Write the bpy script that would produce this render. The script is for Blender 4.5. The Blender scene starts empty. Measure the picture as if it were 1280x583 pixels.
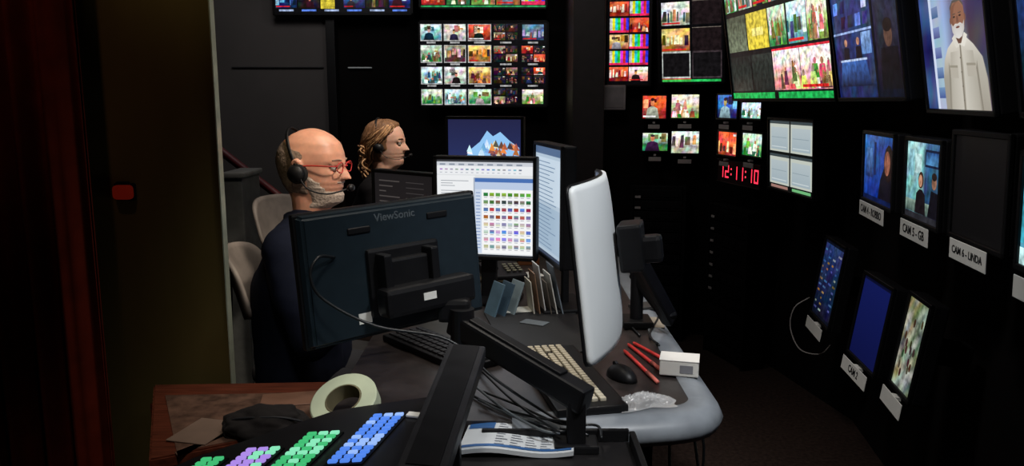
import bpy, bmesh, math, random
from mathutils import Vector, Matrix, Euler
from mathutils import noise as mnoise
rnd = random.Random(7)
D2R = math.pi/180
scn = bpy.context.scene
scn.view_settings.view_transform = 'Standard'
# ------------------------------------------------------------------ camera
TH = math.atan(0.166); CT, ST = math.cos(TH), math.sin(TH); EYE = 1.5; F = 1000.0
cam = bpy.data.cameras.new('camera'); cam.sensor_fit = 'HORIZONTAL'; cam.sensor_width = 36; cam.lens = 36*F/1280
co = bpy.data.objects.new('camera', cam); scn.collection.objects.link(co)
co.location = (0, 0, EYE); co.rotation_euler = (math.pi/2-TH, 0, 0); cam.clip_start = 0.02
scn.camera = co

def W(u, v, d):
    """surveyed point of the room: direction measured in the photo, distance d in metres"""
    a = (u-640)/F; b = -(v-291.5)/F
    dv = Vector((a, CT+b*ST, -ST+b*CT))
    return Vector((0, 0, EYE)) + dv*(d/dv.y)
def WZ(u, v, z):
    a = (u-640)/F; b = -(v-291.5)/F
    dv = Vector((a, CT+b*ST, -ST+b*CT))
    return Vector((0, 0, EYE)) + dv*((z-EYE)/dv.z)

# ------------------------------------------------------------------ materials
def lin(c):
    return tuple(((x/255)/12.92 if x/255 <= 0.04045 else ((x/255+0.055)/1.055)**2.4) for x in c[:3])
MATS = {}
def mat(name, rgb, rough=0.5, metal=0.0, var=0.2, scale=18, bump=0.0, em=None, es=0.0, trans=0.0, alpha=1.0, spec=0.5, stretch=None, sss=0.0):
    if name in MATS: return MATS[name]
    m = bpy.data.materials.new(name); m.use_nodes = True
    nt = m.node_tree; b = nt.nodes['Principled BSDF']
    c = lin(rgb)
    tc = nt.nodes.new('ShaderNodeTexCoord'); n = nt.nodes.new('ShaderNodeTexNoise')
    n.inputs['Scale'].default_value = scale; n.inputs['Detail'].default_value = 4
    if stretch:
        mp = nt.nodes.new('ShaderNodeMapping'); mp.inputs['Scale'].default_value = stretch
        nt.links.new(tc.outputs['Object'], mp.inputs['Vector']); nt.links.new(mp.outputs['Vector'], n.inputs['Vector'])
    else:
        nt.links.new(tc.outputs['Object'], n.inputs['Vector'])
    r = nt.nodes.new('ShaderNodeValToRGB')
    r.color_ramp.elements[0].position = 0.3; r.color_ramp.elements[1].position = 0.7
    r.color_ramp.elements[0].color = tuple(x*(1-var) for x in c)+(1,)
    r.color_ramp.elements[1].color = tuple(min(1, x*(1+var)) for x in c)+(1,)
    nt.links.new(n.outputs['Fac'], r.inputs['Fac']); nt.links.new(r.outputs['Color'], b.inputs['Base Color'])
    b.inputs['Roughness'].default_value = rough; b.inputs['Metallic'].default_value = metal
    b.inputs['Specular IOR Level'].default_value = spec
    b.inputs['Transmission Weight'].default_value = trans
    b.inputs['Alpha'].default_value = alpha
    if sss:
        b.inputs['Subsurface Weight'].default_value = sss; b.inputs['Subsurface Scale'].default_value = .01; b.inputs['Subsurface Radius'].default_value = (1, .35, .2)
    if em: 
        b.inputs['Emission Color'].default_value = lin(em)+(1,); b.inputs['Emission Strength'].default_value = es
    if bump:
        bp = nt.nodes.new('ShaderNodeBump'); bp.inputs['Strength'].default_value = bump; bp.inputs['Distance'].default_value = 0.01
        nt.links.new(n.outputs['Fac'], bp.inputs['Height']); nt.links.new(bp.outputs['Normal'], b.inputs['Normal'])
    MATS[name] = m; return m
def screen_mat(es, noisy=False):
    k = ('picture_%.2f' if noisy else 'display_%.2f') % es
    if k in MATS: return MATS[k]
    m = bpy.data.materials.new(k); m.use_nodes = True; nt = m.node_tree; b = nt.nodes['Principled BSDF']
    b.inputs['Base Color'].default_value = (0.005, 0.005, 0.006, 1); b.inputs['Roughness'].default_value = 0.35
    b.inputs['Specular IOR Level'].default_value = 0.2
    a = nt.nodes.new('ShaderNodeVertexColor'); a.layer_name = 'Col'
    src = a.outputs['Color']
    if noisy:
        tc = nt.nodes.new('ShaderNodeTexCoord'); n = nt.nodes.new('ShaderNodeTexNoise'); n.inputs['Scale'].default_value = 38; n.inputs['Detail'].default_value = 4
        nt.links.new(tc.outputs['Object'], n.inputs['Vector'])
        r = nt.nodes.new('ShaderNodeMapRange'); r.inputs['From Min'].default_value = .35; r.inputs['From Max'].default_value = .65; r.inputs['To Min'].default_value = .5; r.inputs['To Max'].default_value = 1.4
        nt.links.new(n.outputs['Fac'], r.inputs['Value'])
        v = nt.nodes.new('ShaderNodeVectorMath'); v.operation = 'SCALE'; nt.links.new(src, v.inputs[0]); nt.links.new(r.outputs['Result'], v.inputs['Scale']); src = v.outputs['Vector']
    nt.links.new(src, b.inputs['Emission Color']); b.inputs['Emission Strength'].default_value = es
    MATS[k] = m; return m
BLK = mat('black_plastic', (16, 16, 18), 0.45, spec=0.3)
BLK2 = mat('dark_grey_plastic', (36, 36, 39), 0.5, spec=.3)
MON = mat('monitor_shell', (11, 11, 13), 0.5, spec=.2)
RACK = mat('rack_black', (9, 9, 10), 0.6, spec=.12)
RACK2 = mat('rack_black_unit', (15, 14, 15), 0.6, spec=.12)
WALLB = mat('black_wall_paint', (12, 10, 10), 0.85, scale=4, spec=0.08)
WHT = mat('white_label', (225, 225, 220), 0.6, var=0.05)
TAG = mat('dim_tag', (150, 145, 142), 0.7, var=0.08)
INK = mat('ink', (15, 15, 20), 0.6)

# ------------------------------------------------------------------ mesh helpers
def link(o): scn.collection.objects.link(o); return o
def empty(name, label, cat, M, group=None):
    e = bpy.data.objects.new(name, None); e.empty_display_size = 0.05; link(e)
    e.matrix_world = M if isinstance(M, Matrix) else Matrix.Translation(M)
    e['label'] = label; e['category'] = cat
    if group: e['group'] = group
    return e
def subempty(name, parent, PM, M):
    e = bpy.data.objects.new(name, None); e.empty_display_size = 0.05; link(e)
    e.parent = parent; e.matrix_basis = PM.inverted() @ (M if isinstance(M, Matrix) else Matrix.Translation(M)); return e
def top(o, label, cat, group=None, kind=None):
    o['label'] = label; o['category'] = cat
    if group: o['group'] = group
    if kind: o['kind'] = kind
    return o
def obj(name, bm, m, parent=None, smooth=False, label=None):
    me = bpy.data.meshes.new(name)
    if isinstance(bm, bmesh.types.BMesh):
        bmesh.ops.recalc_face_normals(bm, faces=bm.faces); bm.to_mesh(me); bm.free()
    else: me = bm
    if m: me.materials.clear(); me.materials.append(m)
    if smooth:
        me.shade_smooth()
    o = bpy.data.objects.new(name, me); link(o)
    if parent: o.parent = parent
    if label: o['label'] = label
    return o
def box(bm, c, s, rot=None, bev=0.0, seg=2):
    t = bmesh.new(); bmesh.ops.create_cube(t, size=1)
    bmesh.ops.scale(t, vec=Vector(s), verts=t.verts)
    if bev > 0: bmesh.ops.bevel(t, geom=t.edges[:], offset=min(bev, min(s)*0.45), segments=seg, affect='EDGES', profile=0.6)
    M = Matrix.Translation(Vector(c))
    if rot is not None:
        M = M @ (rot.to_4x4() if isinstance(rot, Matrix) else Euler(rot).to_matrix().to_4x4())
    bmesh.ops.transform(t, matrix=M, verts=t.verts); merge(bm, t)
def merge(bm, t):
    me = bpy.data.meshes.new('tmp'); t.to_mesh(me); t.free(); bm.from_mesh(me); bpy.data.meshes.remove(me)
def B(): return bmesh.new()
def dirM(p0, p1):
    z = (p1-p0).normalized(); q = z.to_track_quat('Z', 'Y'); return Matrix.Translation((p0+p1)/2) @ q.to_matrix().to_4x4()
def cyl(bm, p0, p1, r0, r1=None, seg=20):
    p0, p1 = Vector(p0), Vector(p1)
    bmesh.ops.create_cone(bm, cap_ends=True, segments=seg, radius1=r0, radius2=r0 if r1 is None else r1, depth=(p1-p0).length, matrix=dirM(p0, p1))
def sph(bm, c, r, seg=16, sc=(1, 1, 1)):
    bmesh.ops.create_uvsphere(bm, u_segments=seg, v_segments=seg//2+2, radius=r, matrix=Matrix.Translation(Vector(c)) @ Matrix.Diagonal((*sc, 1)))
def caps(bm, pts):
    for p in pts: sph(bm, p[:3], p[3], 20)
    for a, b in zip(pts[:-1], pts[1:]):
        A, Bv = Vector(a[:3]), Vector(b[:3])
        if (A-Bv).length > 1e-4: cyl(bm, A, Bv, a[3], b[3], 20)
def smoothpts(pts, n=6):
    pts = [Vector(p) for p in pts]; out = []
    P = [pts[0]*2-pts[1]]+pts+[pts[-1]*2-pts[-2]]
    for i in range(1, len(P)-2):
        for k in range(n):
            t = k/n; p0, p1, p2, p3 = P[i-1], P[i], P[i+1], P[i+2]
            out.append(0.5*((2*p1)+(-p0+p2)*t+(2*p0-5*p1+4*p2-p3)*t*t+(-p0+3*p1-3*p2+p3)*t**3))
    out.append(pts[-1]); return out
def tube(bm, pts, r, seg=8, n=6, closed=False, flat=1.0):
    P = smoothpts(pts, n) if n > 1 else [Vector(p) for p in pts]
    rings = []; up = Vector((0, 0, 1)); prev = None
    for i, p in enumerate(P):
        t = (P[min(i+1, len(P)-1)]-P[max(i-1, 0)]).normalized()
        if prev is None:
            s = t.cross(up)
            if s.length < 0.1: s = t.cross(Vector((1, 0, 0)))
            s.normalize()
        else:
            s = (prev - t*prev.dot(t)).normalized()
        prev = s; q = t.cross(s).normalized()
        rings.append([bm.verts.new(p+s*math.cos(a)*r+q*math.sin(a)*r*flat) for a in [2*math.pi*k/seg for k in range(seg)]])
    for a, b in zip(rings[:-1], rings[1:]):
        for k in range(seg): bm.faces.new((a[k], a[(k+1) % seg], b[(k+1) % seg], b[k]))
    bm.faces.new(rings[0]); bm.faces.new(rings[-1][::-1])
def prism(bm, pts, z0, z1):
    lo = [bm.verts.new((p[0], p[1], z0)) for p in pts]; hi = [bm.verts.new((p[0], p[1], z1)) for p in pts]
    bm.faces.new(lo[::-1]); bm.faces.new(hi)
    for i in range(len(pts)): j = (i+1) % len(pts); bm.faces.new((lo[i], lo[j], hi[j], hi[i]))
def textpart(parent, name, body, size, m, M, ext=0.0004, sx=1.0):
    cu = bpy.data.curves.new('t', 'FONT'); cu.body = body; cu.size = size; cu.align_x = 'CENTER'; cu.align_y = 'CENTER'; cu.extrude = ext; cu.resolution_u = 3; cu.offset = size*.012
    t = link(bpy.data.objects.new('t', cu)); bpy.context.view_layer.update()
    me = bpy.data.meshes.new_from_object(t.evaluated_get(bpy.context.evaluated_depsgraph_get()))
    bpy.data.objects.remove(t); bpy.data.curves.remove(cu); me.name = name
    o = obj(name, me, m, parent); o.matrix_basis = M @ Matrix.Rotation(math.pi/2, 4, 'X') @ Matrix.Diagonal((sx, 1, 1, 1)); return o
def voxel(name, bm, size, m, parent=None, sm=6, label=None):
    bmesh.ops.recalc_face_normals(bm, faces=bm.faces)
    me = bpy.data.meshes.new('v'); bm.to_mesh(me); bm.free()
    o = link(bpy.data.objects.new('v', me))
    r = o.modifiers.new('r', 'REMESH'); r.mode = 'VOXEL'; r.voxel_size = size
    if sm: s = o.modifiers.new('s', 'SMOOTH'); s.iterations = sm; s.factor = 0.5
    bpy.context.view_layer.update()
    me2 = bpy.data.meshes.new_from_object(o.evaluated_get(bpy.context.evaluated_depsgraph_get()))
    bpy.data.objects.remove(o); me2.name = name
    return obj(name, me2, m, parent, True, label)

# ------------------------------------------------------------------ display canvas
def mix(a, b, t): return tuple(int(a[i]*(1-t)+b[i]*t) for i in range(3))
class Canvas:
    def __init__(s): s.f = []
    def poly(s, pts, c, l=1, cs=None): s.f.append((pts, cs if cs else [c]*len(pts), l))
    def rect(s, x0, y0, x1, y1, c, l=1, ctop=None):
        s.poly([(x0, y0), (x1, y0), (x1, y1), (x0, y1)], c, l, [c, c, ctop, ctop] if ctop else None)
    def ell(s, cx, cy, rx, ry, c, l=2, n=14): s.poly([(cx+rx*math.cos(2*math.pi*k/n), cy+ry*math.sin(2*math.pi*k/n)) for k in range(n)], c, l)
    def mosaic(s, x0, y0, x1, y1, pal, l=1, nx=7, ny=6, k=18, hard=.35):
        C = [[jit(pal(i/nx, j/ny), k) for j in range(ny+1)] for i in range(nx+1)]
        for i in range(nx):
            for j in range(ny):
                a, b, c_, d = x0+(x1-x0)*i/nx, x0+(x1-x0)*(i+1)/nx, y0+(y1-y0)*j/ny, y0+(y1-y0)*(j+1)/ny
                if rnd.random() < hard: q = C[i][j]; cs = [q]*4
                else: cs = [C[i][j], C[i+1][j], C[i+1][j+1], C[i][j+1]]
                s.f.append(([(a, c_), (b, c_), (b, d), (a, d)], cs, l))
    def build(s, name, w, h, m, parent, base=0.0015, step=0.00025):
        me = bpy.data.meshes.new(name); vs = []; fs = []; cols = []
        for pts, cs, l in s.f:
            i0 = len(vs); vs += [((p[0]-0.5)*w, -base-l*step, p[1]*h) for p in pts]
            fs.append(list(range(i0, i0+len(pts)))); cols += [lin(c)+(1,) for c in cs]
        me.from_pydata(vs, [], fs); a = me.color_attributes.new('Col', 'FLOAT_COLOR', 'CORNER')
        a.data.foreach_set('color', [x for c in cols for x in c])
        me.materials.append(m)
        o = bpy.data.objects.new(name, me); link(o); o.parent = parent; return o
def jit(c, k=25): return tuple(max(0, min(255, x+rnd.randint(-k, k))) for x in c)
PAL = {
 'crowd': ((150, 130, 110), (70, 45, 35), [(200, 150, 110), (50, 35, 30), (160, 40, 30), (220, 200, 180)]),
 'green': ((200, 225, 200), (40, 120, 60), [(30, 80, 45), (90, 160, 80), (230, 235, 220), (120, 90, 60)]),
 'red': ((230, 90, 60), (140, 30, 22), [(250, 170, 110), (80, 18, 15), (250, 225, 200), (200, 50, 36)]),
 'white': ((235, 238, 235), (170, 170, 160), [(90, 100, 90), (210, 200, 180), (60, 60, 60), (190, 120, 90)]),
 'blue': ((50, 100, 190), (16, 30, 80), [(120, 170, 230), (20, 24, 60), (210, 225, 240), (60, 110, 190)]),
 'orange': ((240, 200, 120), (150, 90, 45), [(220, 140, 60), (100, 60, 30), (250, 230, 180), (60, 40, 30)]),
 'person': ((90, 120, 160), (40, 50, 80), [(30, 34, 50), (150, 160, 180), (120, 60, 50), (200, 200, 205)]),
 'field': ((240, 225, 205), (110, 150, 70), [(220, 120, 110), (70, 110, 50), (250, 240, 220), (150, 100, 70)]),
 'cyan': ((205, 235, 238), (90, 150, 150), [(40, 90, 100), (240, 250, 250), (70, 80, 70), (150, 200, 190)]),
 'pink': ((250, 238, 232), (225, 140, 135), [(235, 90, 95), (250, 215, 205), (100, 50, 45), (190, 205, 140), (60, 100, 60)]),
 'dark': ((34, 30, 36), (18, 15, 18), [(70, 50, 40), (110, 80, 65), (40, 34, 44), (26, 22, 26)])}
def pic(c, x0, y0, x1, y1, kind=None, l=1, n=(5, 5)):
    w, h = x1-x0, y1-y0
    k = kind or rnd.choice(list(PAL))
    if k == 'bars':
        cs = [(200, 200, 200), (210, 210, 30), (30, 200, 210), (40, 200, 50), (220, 50, 220), (210, 40, 40), (50, 50, 220)]
        for i, q in enumerate(cs): c.rect(x0+w*i/7, y0+h*.15, x0+w*(i+1)/7, y1, q, l)
        c.rect(x0, y0, x1, y0+h*.15, (230, 40, 90), l); return
    T, Bt, Fs = PAL[k]
    hz = rnd.uniform(.3, .6)
    c.mosaic(x0, y0, x1, y1, lambda a, b: mix(Bt, T, 0 if b < hz-.15 else (1 if b > hz+.15 else .5)), l, n[0], n[1], 30, 0)
    ty = rnd.random()
    if ty < .4:
        x = 0
        while x < .92:
            ww = rnd.uniform(.05, .22); hh = rnd.uniform(.1, .5); q = jit(rnd.choice(Fs), 20)
            a0, a1 = x0+x*w, x0+min(1, x+ww)*w; b0 = y0+max(.04, hz-rnd.uniform(.1, .35))*h; b1 = y0+min(.95, hz+hh*.6)*h
            c.poly([(a0, b0), (a1, b0), (a1, b1), (a0+(a1-a0)*rnd.uniform(0, .4), b1)], q, l+1, [jit(q, 36) for _ in range(4)]); x += ww+rnd.uniform(0, .08)
    elif ty < .8:
        for i in range(rnd.randint(8, 16)):
            cx, cy = rnd.uniform(.08, .92), rnd.uniform(.2, .75); r = rnd.uniform(.025, .075); q = jit(rnd.choice(Fs), 24)
            c.poly([(x0+(cx-r*1.8)*w, y0+max(.02, cy-.4)*h), (x0+(cx+r*1.8)*w, y0+max(.02, cy-.4)*h), (x0+(cx+r*1.1)*w, y0+(cy-r)*h), (x0+(cx-r*1.1)*w, y0+(cy-r)*h)], q, l+1+i % 3, [jit(q, 24) for _ in range(4)])
            c.ell(x0+cx*w, y0+cy*h, r*w*.7, r*h*1.2, jit((170, 122, 95)), l+2+i % 3, 8)
    else:
        cx = rnd.uniform(.3, .7); s = rnd.uniform(.8, 1.25); t = jit(rnd.choice([(26, 28, 44), (70, 30, 30), (160, 164, 170), (30, 50, 80)])); sk = jit((186, 132, 102))
        for i in range(4):
            a = rnd.uniform(0, .8); q = jit(rnd.choice(Fs), 15); c.rect(x0+a*w, y0+rnd.uniform(.4, .7)*h, x0+min(1, a+.2)*w, y0+rnd.uniform(.75, .98)*h, q, l+1, jit(q, 25))
        t2 = mix(t, (0, 0, 0), .35)
        P_ = [(cx-.24*s, 0), (cx+.24*s, 0), (cx+.17*s, .36*s), (cx+.05*s, .43*s), (cx-.05*s, .43*s), (cx-.17*s, .36*s)]
        c.poly([(x0+max(0, min(1, a))*w, y0+b*h) for a, b in P_], t, l+2, [t2, t2, t, t, t, t])
        c.ell(x0+cx*w, y0+.57*s*h, .068*w*s, .14*h*s, sk, l+3, 10); c.ell(x0+cx*w, y0+min(.93, .68*s)*h, .07*w*s, .06*h*s, jit((50, 35, 28), 15), l+4, 10)
    if rnd.random() > .6 and k not in ('green', 'dark'): c.rect(x0+w*.03, y0+h*.05, x0+w*rnd.uniform(.4, .9), y0+h*.12, (205, 35, 35) if k != 'red' else (240, 240, 240), l+6)
    if rnd.random() > .7: c.rect(x0+w*.8, y0+h*.84, x0+w*.95, y0+h*.93, (240, 240, 240), l+6)
def bgd(c, col=(6, 6, 8)): c.rect(0, 0, 1, 1, col, 0)

def frameM(BL, BR, tilt):
    z = (BL.z+BR.z)/2; a = Vector((BL.x, BL.y, z)); b = Vector((BR.x, BR.y, z)); w = (b-a).length
    X = (b-a)/w; Z = Vector((0, 0, 1)); Y = Z.cross(X)
    R = Matrix((X, Y, Z)).transposed().to_4x4()
    return Matrix.Translation((a+b)/2) @ R @ Matrix.Rotation(tilt*D2R, 4, 'X'), w
def monitor(label, L, R, vtop, draw, tilt=0, es=1.0, bez=0.014, depth=0.045, bracket=0.0, name='monitor', plate=None, stand=None,
            group=None, shell=None, h=None, cat='monitor', platedrop=0.03, platew=0.85, plateh=0.05, plateoff=0.0, pm=None, noisy=None, neck=.06):
    BL, BR = W(*L), W(*R); hh = h if h else W(L[0], vtop, L[2]).z-BL.z
    M, w = frameM(BL, BR, tilt); e = empty(name, label, cat, M, group)
    bm = B(); box(bm, (0, depth/2+.001, hh/2), (w+2*bez, depth, hh+2*bez), bev=.006)
    for sx in (-1, 1): box(bm, (sx*(w/2+bez/2), -.003, hh/2), (bez, .012, hh+2*bez), bev=.002, seg=1)
    for zz in (-bez/2, hh+bez/2): box(bm, (0, -.003, zz), (w+2*bez, .012, bez), bev=.002, seg=1)
    obj('housing', bm, shell or MON, e)
    if noisy is None: noisy = name not in ('computer_monitor', 'wall_clock') and draw is not d_dark
    c = Canvas(); draw(c); c.build('screen', w, hh, screen_mat(es, noisy), e)
    if bracket:
        bm = B(); box(bm, (0, depth+bracket/2, hh/2), (.07, bracket, .07), bev=.004); box(bm, (0, depth+.006, hh/2), (min(.2, w*.7), .012, min(.2, hh*.6)), bev=.003)
        obj('wall_bracket', bm, RACK, e)
    if stand is not None:
        bz = stand-M.translation.z; bm = B()
        box(bm, (0, depth+.02, (bz+hh*.5)/2), (neck, .025, hh*.5-bz), bev=.005); box(bm, (0, depth+.0, bz+.0085), (min(.24, w*.8), .18, .015), bev=.006)
        obj('stand', bm, BLK, e)
    if plate:
        bm = B(); pw = w*platew; px = plateoff*w; box(bm, (px, -.02, -bez-platedrop), (pw, .003, plateh), bev=.001, seg=1)
        box(bm, (px, -.008, -bez-platedrop*.4), (pw*.2, .02, .01)); obj('name_plate', bm, pm or WHT, e)
        if plate != ' ':
            textpart(e, 'plate_lettering', plate, min(plateh*.7, pw/len(plate)*1.6), INK, Matrix.Translation((px, -.0222, -bez-platedrop)))
    return e, w, hh, M
def d_dark(c): c.rect(0, 0, 1, 1, (8, 7, 7), 0, (13, 11, 11))

# ------------------------------------------------------------------ room shell
def wallseg(name, a, b, z0, z1, m, th=0.06):
    a, b = Vector((*a, 0)), Vector((*b, 0)); d = (b-a); n = Vector((-d.y, d.x, 0)).normalized()*th
    bm = B(); prism(bm, [a[:2], b[:2], (b+n)[:2], (a+n)[:2]], z0, z1); o = obj(name, bm, m); o['kind'] = 'structure'; return o
CH = 2.9
bm = B(); box(bm, (-.3, 2.2, -.03), (4.6, 7.2, .06)); o = obj('floor', bm, mat('carpet', (42, 32, 28), .95, var=.4, scale=60, bump=.3, spec=.1)); o['kind'] = 'structure'
bm = B(); box(bm, (-.3, 2.2, CH+.03), (4.6, 7.2, .06)); o = obj('ceiling', bm, mat('ceiling_paint', (18, 17, 17), .9)); o['kind'] = 'structure'
wallseg('wall_back', (.62, 5.6), (-2.5, 5.6), 0, CH, WALLB, -.06)
wallseg('wall_left', (-2.5, 5.6), (-2.5, -1.3), 0, CH, WALLB, -.06)
wallseg('wall_front', (-2.5, -1.3), (.92, -1.3), 0, CH, WALLB, -.06)
wallseg('wall_right', (.93, -1.3), (1.614, 3.6), 0, CH, WALLB, -.06)
wallseg('wall_corner', (1.614, 3.6), (1.37, 4.98), 0, CH, WALLB, -.06)
wallseg('wall_far', (1.37, 4.98), (.54, 5.12), 0, CH, WALLB, -.06)
bm = B(); box(bm, (.455, 5.2, CH/2), (.19, .75, CH), bev=.01); o = obj('trim_1', bm, mat('pillar_paint', (30, 25, 25), .6, spec=.3)); o['kind'] = 'structure'
GREYP = mat('grey_wall_paint', (76, 72, 71), .8, scale=3, var=.1)
xa, xb = W(262, 100, 5.55).x, W(411, 100, 5.55).x
bm = B(); box(bm, ((xa+xb)/2, 5.575, CH/2), (xb-xa, .05, CH)); o = obj('trim_2', bm, GREYP); o['kind'] = 'structure'
bm = B(); box(bm, (xb+.03, 5.55, CH/2), (.06, .1, CH), bev=.004); o = obj('trim_3', bm, BLK); o['kind'] = 'structure'
bm = B(); p = W(345, 84, 5.5); box(bm, (p.x, 5.54, p.z), (.62, .015, .006)); o = obj('trim_4', bm, BLK2); o['kind'] = 'structure'
bm = B(); p = W(447, 84, 5.5); box(bm, (p.x, 5.585, p.z), (.16, .03, .007), bev=.002); top(obj('wall_light_strip', bm, mat('strip', (130, 130, 130), .5, em=(110, 115, 115), es=.5)), 'thin pale light strip on the black back wall', 'light')

# ------------------------------------------------------------------ left dark glass door, curtain
PANEL = mat('smoked_bronze_panel', (92, 80, 46), .5, scale=1.6, var=.35, spec=.12, stretch=(1.6, 1, .5))
x0, x1 = W(92, 200, 2.1).x, W(272, 200, 2.1).x
e = empty('door', 'smoked bronze glass door leaf with a bright metal edge', 'door', Vector(((x0+x1)/2, 2.1, 0)))
hw = (x1-x0)/2
bm = B(); box(bm, (0, .02, 1.35), (2*hw, .03, 2.7), bev=.003); obj('door_leaf', bm, PANEL, e)
bm = B(); box(bm, (hw+.003, .01, 1.35), (.004, .03, 2.7), bev=.001); obj('edge_strip', bm, mat('edge_alu', (170, 178, 160), .35, metal=.2), e, label='thin bright metal edge strip')
p = W(152, 241, 2.08); e2 = empty('lamp_reflection', 'small dull red box standing in for a lamp reflected in the dark door', 'lamp', Vector((p.x, 2.1, p.z)))
bm = B(); box(bm, (0, -.012, 0), (.050, .03, .038), bev=.0145, seg=5); obj('lens', bm, mat('red_lens', (50, 10, 6), .9, em=(104, 20, 8), es=.3, spec=.05, var=.6, scale=40), e2, True)  # glowing red box added in place of a lamp's reflection in the glass
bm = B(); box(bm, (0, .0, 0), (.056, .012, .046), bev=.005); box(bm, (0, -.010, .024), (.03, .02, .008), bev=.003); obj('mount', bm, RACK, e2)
bm = B(); N = 60; xl, xr = W(-60, 200, 1.9).x, W(86, 200, 1.9).x; rows = []
for j in range(2):
    rows.append([bm.verts.new((xl+(xr-xl)*i/N, 1.95+.035*math.sin(i*.35)+.01*math.sin(i*.9), .05+j*2.7)) for i in range(N+1)])
rows2 = [[bm.verts.new((v.co.x, v.co.y+.012, v.co.z)) for v in r] for r in rows]
for i in range(N):
    bm.faces.new((rows[0][i], rows[0][i+1], rows[1][i+1], rows[1][i])); bm.faces.new((rows2[0][i+1], rows2[0][i], rows2[1][i], rows2[1][i+1]))
top(obj('curtain', bm, mat('maroon_cloth', (96, 32, 18), .95, bump=.1, spec=.05), smooth=True), 'dark maroon floor-length curtain beside the smoked door', 'curtain')

e = empty('stair_handrail', 'dark red sloping handrail on thin posts', 'handrail', W(310, 215, 4.4)*1)
e.location.z = 0; ex = e.location.copy()
a, b_ = W(262, 178, 4.4)-ex, W(352, 248, 4.4)-ex
bm = B(); tube(bm, [a, (a+b_)/2, b_], .022, 10); obj('rail', bm, mat('red_rail', (90, 26, 30), .5), e, True)
for t in (.12, .9):
    p = a.lerp(b_, t); bm = B(); cyl(bm, (p.x, p.y, 0), p, .014); obj('post', bm, BLK2, e)
e = empty('partition', 'grey low partition end beside the stair', 'partition', Vector((W(293, 222, 3.6).x, 3.6, 0)))
zt = W(293, 222, 3.6).z
bm = B(); box(bm, (0, .1, zt/2), (.085, .25, zt), bev=.006); obj('panel', bm, mat('grey_laminate', (96, 97, 94), .6), e)
bm = B(); box(bm, (0, .1, zt+.012), (.11, .28, .024), bev=.008); obj('cap', bm, mat('grey_laminate2', (120, 120, 116), .5), e)

# ------------------------------------------------------------------ screens
def d_mv1(c):
    bgd(c)
    cols = [(0, .17), (.185, .36), (.375, .56), (.58, .77), (.8, .98)]
    rowsy = [(.02, .2), (.27, .47), (.53, .73), (.79, .98)]
    kinds = [['green', 'cyan', 'green', 'dark', 'field'], ['cyan', 'white', 'orange', 'dark', 'crowd'], ['green', 'crowd', 'orange', 'orange', 'dark'], ['cyan', 'white', 'red', 'dark', 'person']]
    for j, (ya, yb) in enumerate(rowsy):
        for i, (xa, xb) in enumerate(cols):
            if i in (0, 1, 2): c.rect(xa, ya-.012, xb, yb, (170, 170, 170), 1)
            if i == 3 or (i == 4 and j in (1, 2)):
                for a in range(2):
                    for b in range(2): pic(c, xa+a*.097, ya+b*.1, xa+a*.097+.09, ya+b*.1+.09, 'dark' if (a+b+j) % 3 else ('crowd' if i == 3 else 'red'), 2, (3, 3))
            else: pic(c, xa+.006, ya, xb-.006, yb-.006, kinds[j][i], 2)
            c.rect(xa+.05, ya-.04, xb-.05, ya-.02, (150, 150, 150), 2)
monitor('large wall-mounted multiview screen with a grid of news pictures', (527, 132, 5.45), (683, 132, 5.45), 28, d_mv1, bracket=.11, name='multiview_screen', es=1.2)
def d_top1(c):
    bgd(c)
    for j in range(3):
        for i in range(6):
            if i == 2 and j == 0: c.rect(i/6+.004, .06, (i+1)/6-.06, .23, (220, 200, 60), 1); continue
            pic(c, i/6+.006, .07+j*.31, (i+1)/6-.006, .3+j*.31, ['blue', 'dark', 'person', 'blue', 'dark', 'blue'][(i+j) % 6], 1)
    for i in range(6): c.rect(i/6+.03, .025, (i+1)/6-.03, .05, (90, 130, 230) if i % 2 else (170, 190, 230), 1)
monitor('wide wall-mounted multiview screen with blue studio pictures', (344, 17, 5.45), (514, 16, 5.45), -78, d_top1, bracket=.11, name='multiview_screen', es=.9)
def d_top2(c):
    bgd(c)
    for j in range(3):
        for i in range(5): pic(c, i/5+.006, j/3+.03, (i+1)/5-.006, (j+1)/3-.01, ['red', 'orange', 'green', 'bars', 'field'][(i*2+j) % 5], 1)
    c.rect(0, 0, 1, .02, (40, 160, 90), 1)
monitor('wall-mounted multiview screen with colourful picture tiles', (526, 9, 5.45), (682, 9, 5.45), -95, d_top2, bracket=.11, name='multiview_screen')
def d_B(c):
    bgd(c)
    for j in range(7):
        for i in range(2):
            k = 'bars' if (j in (1, 2, 4, 5) and i == 1) or (j in (1, 3) and i == 0) else ['red', 'pink', 'orange', 'crowd'][(i+j) % 4]
            pic(c, .05+i*.47, .03+j*.138, .5+i*.47, .15+j*.138, k, 1, (5, 4))
monitor('wall-mounted multiview screen with colour bars and pictures', (759, 107, 5.03), (811, 104, 4.97), -40, d_B, tilt=5, bracket=.05, name='multiview_screen', es=1.05)
def d_C(c):
    bgd(c)
    ys = [.03, .27, .50, .73]
    for j, y in enumerate(ys):
        if j == 0:
            for i in range(2):
                c.rect(.03+i*.49, y, .49+i*.49, y+.24, (190, 195, 190) if i == 0 else (60, 50, 54), 1)
                c.rect(.045+i*.49, y+.015, .475+i*.49, y+.225, (18, 16, 18), 3)
        else:
            pic(c, .03, y, .48, y+.2, ['white', 'orange', 'white', 'red'][j], 1)
            c.rect(.52, y, .97, y+.2, (26, 18, 20), 1); c.rect(.52, y+.2, .97, y+.205, (120, 110, 100), 1)
    c.rect(.03, 0, .5, .02, (60, 190, 80), 2); c.rect(.5, 0, .97, .02, (40, 190, 90), 2); c.rect(.03, .02, .5, .03, (200, 40, 40), 2)
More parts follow.
